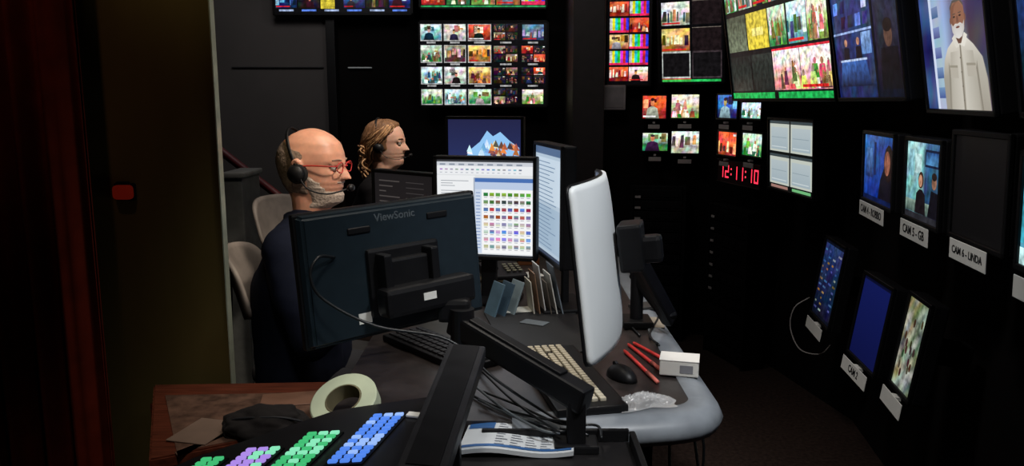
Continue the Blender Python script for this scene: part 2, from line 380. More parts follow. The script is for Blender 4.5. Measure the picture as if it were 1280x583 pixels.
monitor('wall-mounted multiview screen with pictures and blank tiles', (826, 103, 4.93), (904, 101, 4.72), -38, d_C, tilt=7, bracket=.08, name='multiview_screen', es=1.05)
def d_D(c):
    bgd(c, (20, 22, 22))
    c.rect(.01, .06, .25, .34, (48, 54, 50), 1, (30, 34, 32)); c.rect(.265, .06, .48, .34, (30, 36, 34), 1, (44, 50, 46))
    for i, x in enumerate([.49, .745]): pic(c, x, .06, x+.25, .345, 'pink', 1, (10, 10))
    c.rect(.49, .345, 1, .36, (220, 40, 60), 8)
    c.rect(.01, .38, .235, .66, (110, 120, 96), 1, (70, 76, 62)); c.rect(.245, .38, .47, .66, (222, 200, 60), 1, (206, 186, 70)); c.rect(.3, .48, .42, .54, (240, 225, 130), 2)
    for i, x in enumerate([.48, .66, .83]): pic(c, x, .38, x+.165, .66, ['green', 'cyan', 'field'][i], 1, (7, 7))
    for i in range(6): pic(c, .01+i*.165, .7, .165+i*.165, .96, ['green', 'white', 'field', 'pink', 'blue', 'green'][i], 1, (7, 7))
    c.rect(.0, .0, 1, .045, (30, 170, 80), 1); c.rect(.48, .0, .52, .045, (10, 10, 10), 2)
monitor('large tilted wall screen with yellow tile, grey tiles and news pictures', (918, 124, 4.3), (1045, 121, 3.2), -28, d_D, tilt=9, bracket=.15, name='multiview_screen', es=1.15)
def d_E(c):
    bgd(c, (12, 16, 34))
    c.mosaic(0, 0, .62, 1, lambda a, b: mix((16, 26, 60), (60, 90, 150), .2+.5*b), 1, 8, 10, 16, 0)
    for i in range(5):
        for j in range(3):
            if rnd.random() < .85:
                q = jit(rnd.choice([(110, 150, 215), (40, 60, 120), (170, 195, 235), (24, 30, 60)]), 12); x = .03+i*.118
                c.poly([(x, .5+j*.11), (x+rnd.uniform(.06, .1), .5+j*.11), (x+.09, .585+j*.11), (x+.01, .585+j*.11)], q, 2, [jit(q, 30) for _ in range(4)])
    c.rect(0, .46, .62, .475, (150, 175, 225), 3); c.rect(0, .83, .62, .85, (30, 36, 70), 3)
    for i in range(7): c.rect(.04+i*.085, .88, .07+i*.085, .92, (225, 235, 250), 3)
    c.poly([(.05, .08), (.55, .08), (.5, .26), (.1, .26)], (24, 40, 90), 3, [(14, 20, 50), (14, 20, 50), (50, 90, 160), (60, 110, 190)])
    c.rect(.08, .26, .52, .275, (180, 200, 235), 4)
    for cx in (.2, .4): c.poly([(cx-.05, .275), (cx+.05, .275), (cx+.04, .36), (cx-.04, .36)], (20, 18, 30), 4); c.ell(cx, .395, .025, .028, (180, 130, 105), 5, 10)
    c.rect(.45, .3, .6, .45, (90, 130, 190), 2, (130, 165, 215))
    c.mosaic(.66, .05, .98, .98, lambda a, b: mix((16, 14, 26), (60, 62, 96), b), 1, 4, 5, 10, 0)
    c.poly([(.7, .05), (.98, .05), (.95, .32), (.73, .32)], (14, 12, 20), 2); c.ell(.84, .4, .055, .08, (90, 64, 54), 3); c.ell(.84, .46, .06, .045, (30, 22, 22), 4)
    c.rect(.63, 0, .65, 1, (8, 8, 10), 4)
monitor('tilted wall screen showing a blue news studio', (1052, 117, 3.12), (1134, 127, 2.5), -50, d_E, tilt=10, bracket=.15, name='multiview_screen', h=.5, es=1.05)
def d_F(c):
    bgd(c, (14, 18, 40))
    c.mosaic(0, 0, .18, 1, lambda a, b: mix((18, 26, 70), (70, 90, 150), .5+.5*math.sin(b*14)), 1, 3, 12, 14, 0)
    def bgp(a, b):
        if a > .7: return (56, 50, 74)
        return (160, 175, 205) if a < .3 else (110, 118, 150)
    c.mosaic(.18, 0, 1, 1, bgp, 2, 7, 8, 16, 0)
    c.rect(.18, 0, .22, .7, (205, 216, 238), 3)
    for i in range(5): c.rect(.22, .06+i*.11, .33, .12+i*.11, jit((70, 90, 140), 12), 3, jit((120, 140, 190), 12))
    S = .60; X_ = lambda x: .33+(x-.27)*1.0
    def sc(L): return [(X_(x), y*S) for x, y in L]
    def grad(L, a, b, l): c.poly(sc(L), a, l, [a, b, b, a])
    c.poly(sc([(.27, 0), (.90, 0), (.89, .25), (.85, .42), (.75, .53), (.66, .6), (.48, .6), (.38, .54), (.31, .44), (.27, .28)]), (0, 0, 0), 5,
           [(150, 144, 132), (160, 154, 142), (160, 154, 142), (182, 178, 166), (205, 201, 190), (214, 210, 200), (214, 210, 200), (204, 199, 188), (184, 178, 166), (156, 150, 138)])
    grad([(.36, 0), (.545, 0), (.55, .5), (.42, .5)], (172, 167, 155), (196, 191, 180), 6)
    grad([(.575, 0), (.77, 0), (.74, .48), (.6, .5)], (200, 196, 185), (170, 165, 153), 6)
    c.poly(sc([(.55, 0), (.565, 0), (.585, .54), (.565, .55)]), (126, 119, 106), 7)
    for x in (.39, .64): c.poly(sc([(x, .28), (x+.12, .27), (x+.12, .38), (x, .39)]), (176, 170, 158), 7); c.poly(sc([(x, .37), (x+.12, .36), (x+.12, .38), (x, .39)]), (146, 140, 126), 8)
    for yy in (.08, .2, .32, .44): c.ell(X_(.56), yy*S, .008, .004, (96, 90, 80), 8, 8)
    c.poly(sc([(.335, 0), (.35, 0), (.395, .34), (.375, .42)]), (136, 130, 118), 7); c.poly(sc([(.79, 0), (.81, 0), (.78, .4), (.76, .34)]), (136, 130, 118), 7)
    cx = X_(.575)
    c.rect(cx-.055, .335, cx+.055, .40, (96, 62, 48), 7)
    c.poly([(cx-.11, .368), (cx-.07, .385), (cx-.01, .325), (cx-.06, .315)], (214, 210, 200), 8); c.poly([(cx+.11, .368), (cx+.07, .385), (cx+.01, .325), (cx+.06, .315)], (222, 218, 208), 8)
    c.ell(cx, .455, .102, .088, (122, 80, 62), 9, 28); c.ell(cx+.02, .458, .078, .078, (142, 96, 74), 10, 28)
    for s_ in (-1, 1): c.ell(cx+s_*.102, .455, .014, .018, (118, 78, 60), 9, 10)
    beard = [(cx-.094, .445), (cx-.086, .40), (cx-.05, .368), (cx, .358), (cx+.05, .368), (cx+.086, .40), (cx+.094, .445), (cx+.07, .425), (cx+.035, .436), (cx, .432), (cx-.035, .436), (cx-.07, .425)]
    c.poly(beard, (205, 202, 198), 11, [(170, 166, 160), (190, 186, 182), (214, 211, 206), (220, 217, 213), (214, 211, 206), (190, 186, 182), (170, 166, 160), (196, 192, 188), (216, 212, 208), (210, 206, 202), (216, 212, 208), (196, 192, 188)])
    c.ell(cx, .416, .028, .0055, (112, 62, 52), 12, 12)
    c.poly([(cx-.1, .47), (cx+.1, .47), (cx+.092, .52), (cx+.05, .546), (cx-.05, .546), (cx-.092, .52)], (130, 88, 68), 9, [(118, 78, 60), (138, 94, 74), (148, 102, 80), (160, 114, 92), (150, 104, 82), (120, 80, 62)])
    c.poly([(cx-.106, .475), (cx-.095, .525), (cx-.05, .553), (cx+.05, .553), (cx+.095, .525), (cx+.106, .475), (cx+.096, .51), (cx+.05, .54), (cx-.05, .54), (cx-.096, .51)], (84, 76, 72), 11)
    for s_ in (-1, 1): c.ell(cx+s_*.042, .470, .017, .005, (46, 32, 28), 12, 10); c.ell(cx+s_*.042, .484, .026, .0035, (92, 72, 62), 12, 8)
    c.poly([(cx-.016, .440), (cx+.020, .440), (cx+.010, .472), (cx-.004, .472)], (112, 72, 56), 12)
monitor('tilted wall screen showing a bearded guest in a beige shirt', (1163, 135, 2.42), (1246, 139, 1.83), -60, d_F, tilt=10, bracket=.12, name='wall_screen', h=.50, es=1.0, noisy=False)
def d_G(c): bgd(c, (10, 12, 24)); pic(c, 0.02, .02, .98, .98, 'blue', 1)
monitor('tilted wall screen at the near end of the screen row', (1282, 140, 1.74), (1420, 144, 1.30), -60, d_G, tilt=10, bracket=.1, name='wall_screen', h=.46, es=.4)
def d_H(c):
    bgd(c, (12, 14, 14))
    for i in range(2):
        for j in range(2):
            x, y = .02+i*.49, .07+j*.48
            c.rect(x, y, x+.46, y+.4, (190, 196, 186), 1); c.rect(x+.03, y+.03, x+.43, y+.35, (158, 174, 182), 2, (176, 188, 192))
            c.rect(x+.05, y+.06, x+.4, y+.075, (196, 206, 208), 3); c.rect(x+.05, y+.2, x+.4, y+.21, (140, 156, 164), 3)
            c.rect(x, y+.405, x+.46, y+.44, (60, 70, 74), 1)
    c.rect(.05, .01, .45, .05, (160, 120, 110), 2); c.rect(.55, .01, .95, .05, (110, 180, 120), 2)
monitor('wall monitor split into four pale blue-grey panes', (962, 234, 4.0), (1017, 246, 3.5), 151, d_H, tilt=3, bracket=.15, es=1.0, noisy=False)
def d_J(c):
    c.mosaic(0, 0, 1, 1, lambda a, b: mix((20, 60, 150), (70, 130, 205), b*(1-a)), 0, 5, 5, 16, 0)
    c.rect(.08, .35, .3, .8, (30, 50, 110), 1, (90, 140, 210)); c.rect(.34, .4, .42, .9, (20, 34, 84), 1)
    c.poly([(.5, 0), (1, 0), (1, .5), (.9, .58), (.7, .55), (.58, .35)], (22, 18, 30), 3); c.ell(.84, .62, .15, .27, (36, 22, 20), 4); c.ell(.80, .62, .09, .18, (170, 106, 84), 5)
    c.rect(0, 0, 1, .07, (15, 30, 80), 6)
monitor('small wall monitor showing a blue studio camera picture', (1080, 247, 2.88), (1116, 260, 2.53), 169, d_J, tilt=2, bracket=.12, plate='CAM 4 - ROBBO', platedrop=.02, plateh=.052, es=.75)
def d_K(c):
    c.mosaic(0, 0, 1, 1, lambda a, b: mix((90, 150, 165), (175, 220, 220), b) if a < .5 else mix((24, 40, 70), (60, 110, 160), b), 0, 7, 7, 16, 0)
    c.rect(.05, .55, .22, .9, (120, 180, 195), 1, (150, 200, 210)); c.rect(.25, .6, .45, .85, (190, 225, 225), 1); c.rect(.55, .7, .95, .92, (20, 30, 60), 1); c.rect(.58, .73, .92, .89, (80, 140, 190), 2, (40, 80, 140))
    c.rect(0, .08, 1, .24, (70, 90, 86), 1, (140, 165, 150))
    c.poly([(.3, .08), (.62, .08), (.59, .34), (.5, .4), (.42, .4), (.33, .34)], (24, 18, 22), 4); c.ell(.46, .52, .08, .11, (60, 40, 32), 5); c.ell(.45, .51, .055, .08, (190, 140, 112), 6)
    c.poly([(.68, .08), (1, .08), (.98, .4), (.76, .42)], (16, 14, 22), 4); c.ell(.84, .53, .065, .09, (160, 114, 90), 5); c.ell(.84, .6, .07, .05, (40, 28, 24), 6)
    c.rect(0, 0, 1, .08, (40, 40, 46), 7)
monitor('small wall monitor showing two presenters in a studio', (1132, 270, 2.44), (1174, 283, 2.16), 178, d_K, tilt=2, bracket=.11, plate='CAM 5 - GB', platedrop=.02, plateh=.052, es=.95)
monitor('switched-off wall monitor with black screen above a name plate', (1190, 294, 2.09), (1256, 311, 1.79), 173, d_dark, tilt=2, bracket=.1, plate='CAM 6 - LINDA', platedrop=.02, plateh=.052, platew=.72, es=1)
def d_M(c):
    c.rect(0, 0, 1, 1, (30, 110, 140), 0, (150, 220, 230)); c.rect(0, .2, .2, .9, (60, 160, 180), 1); pic(c, .2, 0, 1, 1, 'blue', 2); c.rect(0, 0, .18, .16, (190, 230, 230), 3)
monitor('small wall monitor with a bright cyan picture', (1274, 338, 1.72), (1372, 360, 1.42), 205, d_M, tilt=2, bracket=.09, plate=' ', platedrop=.03, es=1)
def d_L1(c):
    bgd(c, (12, 16, 30)); c.mosaic(.04, .04, .96, .96, lambda a, b: mix((14, 20, 44), (40, 60, 110), b), 1, 5, 8, 12, 0)
    for j in range(11):
        for i in range(4):
            if rnd.random() < .7: x = .06+i*.23; c.rect(x, .08+j*.078, x+rnd.uniform(.05, .17), .105+j*.078, jit(rnd.choice([(60, 90, 150), (140, 150, 150), (140, 110, 60), (70, 100, 160)]), 14), 2)
monitor('small low wall monitor with rows of coloured tiles', (1015, 391, 3.45), (1037, 408, 3.16), 300, d_L1, tilt=-8, bracket=.14, plate=' ', es=.8)
def d_L2(c): c.rect(0, 0, 1, 1, (20, 28, 96), 0, (28, 40, 124)); c.rect(0, .96, 1, 1, (16, 20, 60), 1)
monitor('small low wall monitor showing a plain blue screen', (1062, 441, 2.83), (1094, 464, 2.56), 346, d_L2, tilt=-8, bracket=.13, plate='CAM 2', es=.42, platew=.95, noisy=False)
def d_L3(c):
    c.mosaic(0, 0, 1, 1, lambda a, b: rnd.choice([(90, 100, 90), (190, 190, 175), (150, 140, 100), (110, 130, 90), (170, 180, 170)]), 0, 6, 9, 12, 0)
    for i in range(14): x, y = rnd.uniform(.05, .85), rnd.uniform(.1, .8); c.ell(x, y, .05, .05, jit((60, 50, 44), 20), 2+i % 3, 9)
monitor('small low wall monitor with a pale busy studio picture', (1115, 476, 2.44), (1137, 500, 2.27), 368, d_L3, tilt=-8, bracket=.12, plate=' ', es=.75, platew=1.1)
def mk(k):
    def d(c): pic(c, 0, 0, 1, 1, k, 0, (7, 6))
    return d
G = 'small picture monitors in the equipment bay'
for (L, R, vt, k, lb) in [((803, 148, 4.95), (832, 148, 4.93), 120, 'red', 'tiny rack monitor with a red picture'), ((839, 148, 4.9), (873, 147, 4.87), 119, 'field', 'tiny rack monitor with a green and white picture'),
                      ((803, 189, 4.95), (834, 188, 4.93), 167, 'green', 'tiny rack monitor with a green picture'), ((839, 192, 4.9), (873, 191, 4.87), 165, 'white', 'tiny rack monitor with a pale picture'),
                      ((897, 147, 4.62), (922, 148, 4.40), 119, 'blue', 'tiny rack monitor with a blue picture'), ((927, 147, 4.35), (952, 149, 4.12), 128, 'cyan', 'tiny rack monitor with a news picture'),
                      ((898, 193, 4.62), (921, 195, 4.40), 165, 'red', 'tiny rack monitor with a bright red picture'), ((928, 194, 4.35), (953, 196, 4.12), 167, 'green', 'tiny rack monitor with a green picture')]:
    monitor(lb, L, R, vt, mk(k), bez=.01, depth=.03, bracket=.05 if L[0] < 880 else .14, plate=' ', platedrop=.04, platew=.5, plateh=.025, group=G, pm=TAG, es=1.2)
SEG = {'0': 'abcdef', '1': 'bc', '2': 'abged', ':': ''}
def d_clock(c):
    bgd(c, (3, 1, 1)); x = .05
    for ch in '12:11:10':
        if ch == ':':
            for y in (.36, .6): c.rect(x+.0, y, x+.022, y+.08, (255, 60, 80), 1)
            x += .065; continue
        w = .09; t = .017; T = .075; R_ = (255, 50, 75)
        S = {'a': (0, .8-T, w, .8), 'g': (0, .5-T/2, w, .5+T/2), 'd': (0, .2, w, .2+T), 'f': (0, .5, t, .8), 'b': (w-t, .5, w, .8), 'e': (0, .2, t, .5), 'c': (w-t, .2, w, .5)}
        for s in SEG[ch]: a = S[s]; c.rect(x+a[0], a[1], x+a[2], a[3], R_, 1)
        x += .135
monitor('digital wall clock with glowing red digits', (897, 228, 4.62), (951, 234, 4.12), 202, d_clock, bez=.004, depth=.03, bracket=.14, name='wall_clock', cat='clock', es=1.8, shell=RACK)

def rack(label, cx, cy, rotz, w, h, n, z0=0.0):
    e = empty('equipment_rack', label, 'equipment rack', Matrix.Translation((cx, cy, z0)) @ Matrix.Rotation(rotz, 4, 'Z'), 'equipment racks')
    bm = B(); box(bm, (0, .06, h/2), (w, .12, h), bev=.004)
    for s in (-1, 1): box(bm, (s*(w/2-.01), -.008, h/2), (.02, .02, h), bev=.002)
    obj('rack_frame', bm, RACK, e)
    uh = (h-.04)/n
    for k in range(n):
        bm = B(); z = .02+uh*(k+.5); box(bm, (0, -.006, z), (w-.05, .014, uh*.9), bev=.002)
        for j in range(5): box(bm, (-w*.32+j*w*.16, -.016, z), (w*.1, .006, uh*.35))
        obj('rack_unit', bm, RACK2 if k % 3 == 0 else RACK, e)
        if k >= n-7:
            bm = B(); box(bm, (-w*.36, -.021, z-uh*.2), (.035, .002, .014)); obj('unit_tag', bm, TAG, e)
rack('tall black equipment rack with slotted units and white tags', .9, 4.90, .17*-1, .34, .98, 14)
rack('narrow black equipment rack beside the corner', 1.24, 4.5, -1.28, .42, .9, 12)
p = W(764, 122, 4.95)
e = empty('wall_box', 'flat grey metal junction box beneath the wall screen', 'junction box', Vector((p.x, 5.0, p.z)))
bm = B(); box(bm, (0, .04, 0), (.185, .13, .15), bev=.006); obj('enclosure', bm, mat('grey_box', (130, 122, 124), .5), e)
bm = B(); box(bm, (0, -.026, 0), (.16, .006, .125), bev=.003); obj('cover', bm, mat('grey_box2', (112, 106, 108), .5), e)

# ------------------------------------------------------------------ worktops
DZ = .75
DESK = mat('dark_worktop', (46, 41, 40), .32, scale=30, var=.3)
EDGE = mat('grey_edge', (134, 140, 147), .4, var=.12)
out = [(-.45, 4.5), (-.45, 1.80), (.2, 1.80), (.40, 1.83)]
for k in range(7): a = -math.pi/2+k*math.pi/12; out.append((.38+.11*math.cos(a), 1.95+.11*math.sin(a)))
out += [(.49, 4.5)]
bm = B(); prism(bm, out[::-1], DZ-.03, DZ-.001)
e = empty('control_desk', 'long dark worktop with rounded grey front edge', 'desk', Vector((0, 0, 0)))
obj('worktop', bm, DESK, e)
front = [(.0, 1.80, 0), (.2, 1.80, 0), (.38, 1.83, 0)]+[(.38+.115*math.cos(a), 1.95+.115*math.sin(a), 0) for a in [-math.pi/2+k*math.pi/12 for k in range(1, 7)]]+[(.495, 2.4, 0), (.495, 3.2, 0), (.495, 4.5, 0)]
bm = B()
pr = [Vector(p) for p in front]; ri = []
prof = [(-.045, 0.004), (0, .002), (.03, -.012), (.042, -.035), (.03, -.062), (0, -.075), (-.045, -.075)]
for i, p in enumerate(pr):
    t = (pr[min(i+1, len(pr)-1)]-pr[max(i-1, 0)]).normalized(); nrm = Vector((t.y, -t.x, 0))
    ri.append([bm.verts.new((p.x+nrm.x*q[0], p.y+nrm.y*q[0], DZ+q[1])) for q in prof])
for a, b_ in zip(ri[:-1], ri[1:]):
    for k in range(len(prof)): bm.faces.new((a[k], a[(k+1) % 7], b_[(k+1) % 7], b_[k]))
bm.faces.new(ri[0]); bm.faces.new(ri[-1])
obj('desk_edge', bm, EDGE, e, True, 'rounded grey padded edge')
for (x, y) in [(.3, 2.1), (.3, 4.2), (-.3, 4.2), (-.1, 2.95)]:
    bm = B(); box(bm, (x, y, (DZ-.03)/2), (.06, .06, DZ-.03), bev=.005); box(bm, (x, y, .015), (.1, .4, .03), bev=.006); obj('leg', bm, BLK2, e)
bm = B(); box(bm, (.4, 3.0, .42), (.02, 1.6, .5)); obj('modesty_panel', bm, BLK, e)
e = empty('console_desk', 'low black console desk carrying the switcher panel', 'desk', Vector((0, 0, 0)))
bm = B(); prism(bm, [(-.72, 1.2), (.27, 1.2), (.27, 1.745), (-.46, 1.745), (-.72, 1.60)], .69, .72); obj('worktop', bm, mat('black_desk_top', (24, 22, 23), .45), e)
bm = B(); box(bm, (.1, 1.75, .735), (.34, .012, .03), bev=.003); box(bm, (.276, 1.48, .735), (.014, .52, .03), bev=.003); obj('rim_rail', bm, BLK, e)
for (x, y) in [(-.66, 1.3), (.22, 1.3), (.22, 1.7), (-.45, 1.7)]:
    bm = B(); box(bm, (x, y, .345), (.05, .05, .69), bev=.004); obj('leg', bm, BLK, e)
e = empty('side_table', 'dark reddish brown wooden side table behind the console', 'table', Vector((0, 0, 0)))
WD = mat('red_brown_wood', (88, 42, 27), .5, scale=9, var=.4, stretch=(1, 12, 12), spec=.2)
WD2 = mat('beige_table_mat', (92, 68, 56), .8, scale=30, var=.5, spec=.1)
tp = [WZ(192, 481, .75), WZ(394, 477, .75), Vector((-.465, 1.76, 0)), Vector((-.73, 1.61, 0)), WZ(186, 575, .75)]
tp[1].x = -.465
bm = B(); prism(bm, [(p.x, p.y) for p in tp][::-1], .722, .75); bmesh.ops.recalc_face_normals(bm, faces=bm.faces); bmesh.ops.bevel(bm, geom=bm.edges[:], offset=.004, segments=2, affect='EDGES'); obj('table_top', bm, WD, e)
cen = sum(tp, Vector())/5
ins = [p.lerp(Vector((cen.x, cen.y, p.z)), .06) for p in tp]; ins[0].y -= .07; ins[1].y -= .07; ins[0].x += .05; ins[4].x += .05
bm = B(); prism(bm, [(p.x, p.y) for p in ins][::-1], .7502, .752); obj('top_inlay', bm, WD2, e)
for p in [tp[0]+Vector((.04, -.05, 0)), tp[1]+Vector((-.04, -.05, 0)), Vector((-.52, 1.80, 0)), tp[4]+Vector((.05, .1, 0))]:
    bm = B(); box(bm, (p.x, p.y, .361), (.04, .04, .722)); obj('leg', bm, WD, e)

# ------------------------------------------------------------------ desktop monitors
def d_pc(c):
    bgd(c, (225, 228, 230)); c.rect(0, .94, 1, 1, (206, 210, 218), 1); c.rect(0, .98, 1, 1, (60, 62, 66), 2)
    for i in range(9): c.rect(.03+i*.1, .945, .09+i*.1, .962, (140, 150, 165), 2)
    c.rect(0, .85, 1, .94, (238, 240, 243), 1)
    for i in range(16): c.rect(.03+i*.055, .895, .06+i*.055, .91, jit((150, 160, 180), 35), 2); c.rect(.03+i*.055, .865, .055+i*.055, .874, (186, 190, 198), 2)
    c.rect(0, 0, .40, .84, (240, 242, 244), 1)
    for i in range(14):
        if i % 4 != 3: c.rect(.04, .78-i*.026, .04+rnd.uniform(.12, .3), .787-i*.026, (150, 156, 164), 2)
    c.rect(.03, .1, .36, .38, (226, 229, 233), 2)
    c.rect(.385, .0, 1, .82, (170, 180, 196), 2); c.rect(.40, .0, 1, .80, (248, 249, 250), 3); c.rect(.40, .775, 1, .815, (72, 112, 180), 4); c.rect(.40, .70, 1, .775, (188, 204, 230), 4)
    c.rect(.40, .03, .47, .70, (206, 218, 236), 4)
    for i in range(18): c.rect(.41, .66-i*.034, .455, .668-i*.034, (110, 140, 190), 5)
    for j in range(8):
        y = .63-j*.078
        for i in range(8):
            x = .49+i*.063; col = [[(70, 130, 60), (120, 160, 70)], [(110, 120, 90), (60, 90, 60)], [(90, 110, 200), (180, 60, 60)], [(170, 90, 60), (120, 110, 160)], [(210, 205, 200), (160, 150, 150)], [(190, 190, 195), (110, 130, 200)], [(215, 160, 170), (150, 160, 220)], [(190, 180, 160), (120, 130, 150)]][j][i % 2]
            c.rect(x, y, x+.047, y+.036, jit(col, 34), 4, jit(col, 44)); c.rect(x+.005, y-.016, x+.040, y-.009, (160, 164, 172), 4)
    c.rect(.40, .0, 1, .03, (220, 224, 228), 5); c.rect(0, 0, 1, .018, (40, 44, 52), 6)
monitor('desktop monitor showing white file browser windows', (548, 317, 2.95), (666, 323, 2.87), 199, d_pc, stand=DZ, name='computer_monitor', es=.97, group=None)
def d_pc2(c):
    bgd(c, (176, 194, 210)); c.rect(0, .93, 1, 1, (80, 104, 138), 1); c.rect(0, .0, 1, .03, (60, 70, 90), 1); c.rect(.05, .5, .95, .9, (196, 212, 226), 1); c.rect(.05, .06, .95, .46, (160, 182, 202), 1)
    for i in range(22): c.rect(.1, .08+i*.037, .1+rnd.uniform(.4, .75), .088+i*.037, (110, 134, 162), 2)
monitor('desktop monitor angled sideways with a pale text window', (670, 311, 3.05), (702, 331, 2.68), 183, d_pc2, stand=DZ, name='computer_monitor', es=1.0, neck=.03)
def d_wall(c):
    c.rect(0, 0, 1, 1, (40, 50, 96), 0, (34, 36, 70)); c.poly([(.2, .2), (.98, .2), (.98, .5), (.85, .62), (.72, .78), (.62, .70), (.54, .8), (.44, .6), (.3, .45)], (140, 190, 235), 1)
    for i in range(24):
        x, y = rnd.uniform(.55, .9), rnd.uniform(.2, .52); c.poly([(x, y), (x+.09, y-.02), (x+.04, y+.12)], jit(rnd.choice([(224, 150, 80), (160, 96, 60), (90, 70, 70), (240, 210, 170)]), 15), 2+i % 3)
    for i in range(16):
        x, y = rnd.uniform(.25, .55), rnd.uniform(.22, .55); c.poly([(x, y), (x+.08, y-.02), (x+.04, y+.12)], jit(rnd.choice([(190, 225, 250), (110, 165, 220), (235, 245, 252)]), 12), 2+i % 3)
    c.rect(0, 0, 1, .05, (20, 24, 50), 4)
monitor('desktop monitor with a bright blue and orange mountain wallpaper', (561, 219, 3.72), (651, 219, 3.66), 150, d_wall, stand=DZ, name='computer_monitor', es=1.1)
def d_dk(c):
    bgd(c, (30, 27, 28))
    for i in range(6): c.rect(.08, .15+i*.13, .08+.12*(1+i % 3), .18+i*.13, (75, 70, 68), 1); c.rect(.55, .15+i*.13, .85, .17+i*.13, (60, 56, 56), 1)
monitor('small dark monitor with dim grey text facing the seated woman', (470, 268, 3.42), (542, 270, 3.2), 219, d_dk, stand=DZ, name='computer_monitor', es=.9)

MV, w = frameM(W(598, 386, 2.15), W(378, 438, 1.85), 3)
MV = MV @ Matrix.Rotation(2.8*D2R, 4, 'Y')
hh = .33
e = empty('computer_monitor', 'black desktop monitor seen from behind on a swivel arm', 'monitor', MV); vmon = e
SH = mat('monitor_back_shell', (29, 40, 47), .34, scale=40, var=.1, spec=.5)
bm = B(); box(bm, (0, .012, hh/2), (w, .024, hh), bev=.006); obj('panel_bezel', bm, BLK, e)
bm = B()
t = bmesh.new(); bmesh.ops.create_cube(t, size=1)
for v in t.verts:
    s = 1 if v.co.y < 0 else .955
    v.co = Vector((v.co.x*w*.985*s, .034+(v.co.y)*.024, hh/2+v.co.z*hh*.985*s))
bmesh.ops.bevel(t, geom=t.edges[:], offset=.006, segments=3, affect='EDGES'); merge(bm, t); obj('back_shell', bm, SH, e)
bm = B(); box(bm, (-.01, .052, hh*.42), (.2, .02, hh*.52), bev=.008); obj('mount_recess', bm, BLK, e)
for sx in (-.12, .1):
    bm = B(); box(bm, (sx, .047, hh*.83 if sx > 0 else hh*.86), (.06, .008, .016), bev=.006, seg=3); obj('vent_slot', bm, BLK, e)
LOGO = mat('logo_print', (84, 92, 97), .5)
textpart(e, 'logo_lettering', 'ViewSonic', .027, LOGO, Matrix.Translation((.0, .0468, hh*.9)) @ Matrix.Rotation(math.pi, 4, 'Z'))
bm = B(); box(bm, (.105, .047, hh*.17), (.034, .002, .026)); obj('sticker', bm, WHT, e, label='white paper sticker')
c = Canvas(); pic(c, 0, 0, 1, 1, 'white', 0); c.build('screen', w*.97, hh*.93, screen_mat(.8), e).location.z = .012
bm = B(); box(bm, (-.01, .075, hh*.42), (.115, .03, .115), bev=.006); box(bm, (-.07, .085, hh*.42), (.022, .05, .15), bev=.005); box(bm, (.06, .085, hh*.42), (.022, .05, .15), bev=.005); obj('mounting_plate', bm, BLK, e)
bm = B(); box(bm, (-.035, .115, hh*.30), (.25, .06, .07), bev=.012); obj('arm_head', bm, BLK, e)
bm = B(); box(bm, (-.025, .1465, hh*.31), (.035, .002, .018)); obj('label_sticker', bm, WHT, e)
base = Vector((WZ(718, 552, .72).x, 1.71, .72))
e = subempty('monitor_arm', vmon, MV, base)
p1 = Vector((.0, 0, W(718, 494, base.y).z-base.z)); p2 = W(578, 408, 1.93)-base; p3 = W(560, 380, 2.02)-base
bm = B(); cyl(bm, (0, 0, 0), (0, 0, p1.z), .02); box(bm, (0, 0, p1.z*.5), (.042, .042, p1.z*.9), bev=.006); box(bm, (0, 0, .01), (.1, .07, .02), bev=.005); obj('post', bm, BLK, e)
dd = (p2-p1); Mx = dirM(p1-dd.normalized()*.03, p2+dd.normalized()*.03)
bm = B(); box(bm, Mx.translation, (.05, .058, dd.length+.06), rot=Mx.to_3x3(), bev=.008)
box(bm, Mx.translation+Vector((0, 0, .032)), (.03, .010, dd.length*.8), rot=Mx.to_3x3(), bev=.003); obj('lower_arm', bm, BLK, e)
bm = B(); cyl(bm, p2-Vector((0, 0, .04)), p2+Vector((0, 0, .045)), .030); box(bm, (p2+p3)/2+Vector((0, 0, .02)), (.08, .10, .06), bev=.012); obj('elbow_joint', bm, BLK, e)
bm = B(); tube(bm, [W(418, 322, 1.86), W(398, 322, 1.80), W(388, 345, 1.78), W(405, 375, 1.78), W(470, 408, 1.80), W(560, 425, 1.82), W(620, 475, 1.80), W(680, 515, 1.80), WZ(735, 545, .76)], .0035)
top(obj('monitor_cable', bm, mat('cable_black', (24, 26, 28), .4), smooth=True), 'black cable hanging from the back of the monitor', 'cable')

# silver curved monitor
MC2, w = frameM(W(764, 404, 2.2), W(733, 449, 1.75), 7)
e = empty('curved_monitor', 'curved monitor with pale silver back shell on an arm', 'monitor', MC2); cmon = e
hh = .415; CUR = .04
def shell(bm, y0, bul, N=28):
    V = []
    for i in range(N+1):
        row = []
        for j in range(N+1):
            a, b = (i/N-.5)*2, (j/N-.5)*2
            ka = max(0, abs(a)-.93)/.07; kb = max(0, abs(b)-.93)/.07; rr_ = math.hypot(ka, kb)
            if rr_ > 1 and ka > 0 and kb > 0: a2 = math.copysign(.93+.07*ka/max(rr_, 1), a); b2 = math.copysign(.93+.07*kb/max(rr_, 1), b)
            else: a2, b2 = a, b
            row.append(bm.verts.new((a2*w/2, y0+bul*(1-abs(a2)**5)*(1-abs(b2)**5)+CUR*(1-a2*a2), hh/2+b2*hh/2)))
        V.append(row)
    for i in range(N):
        for j in range(N): bm.faces.new((V[i][j], V[i+1][j], V[i+1][j+1], V[i][j+1]))
    return [V[i][0] for i in range(N)]+[V[N][j] for j in range(N)]+[V[i][N] for i in range(N, 0, -1)]+[V[0][j] for j in range(N, 0, -1)]
bm = B(); r1 = shell(bm, .012, .008); r2 = shell(bm, .0, 0); n_ = len(r1)
for k in range(n_): bm.faces.new((r1[k], r2[k], r2[(k+1) % n_], r1[(k+1) % n_]))
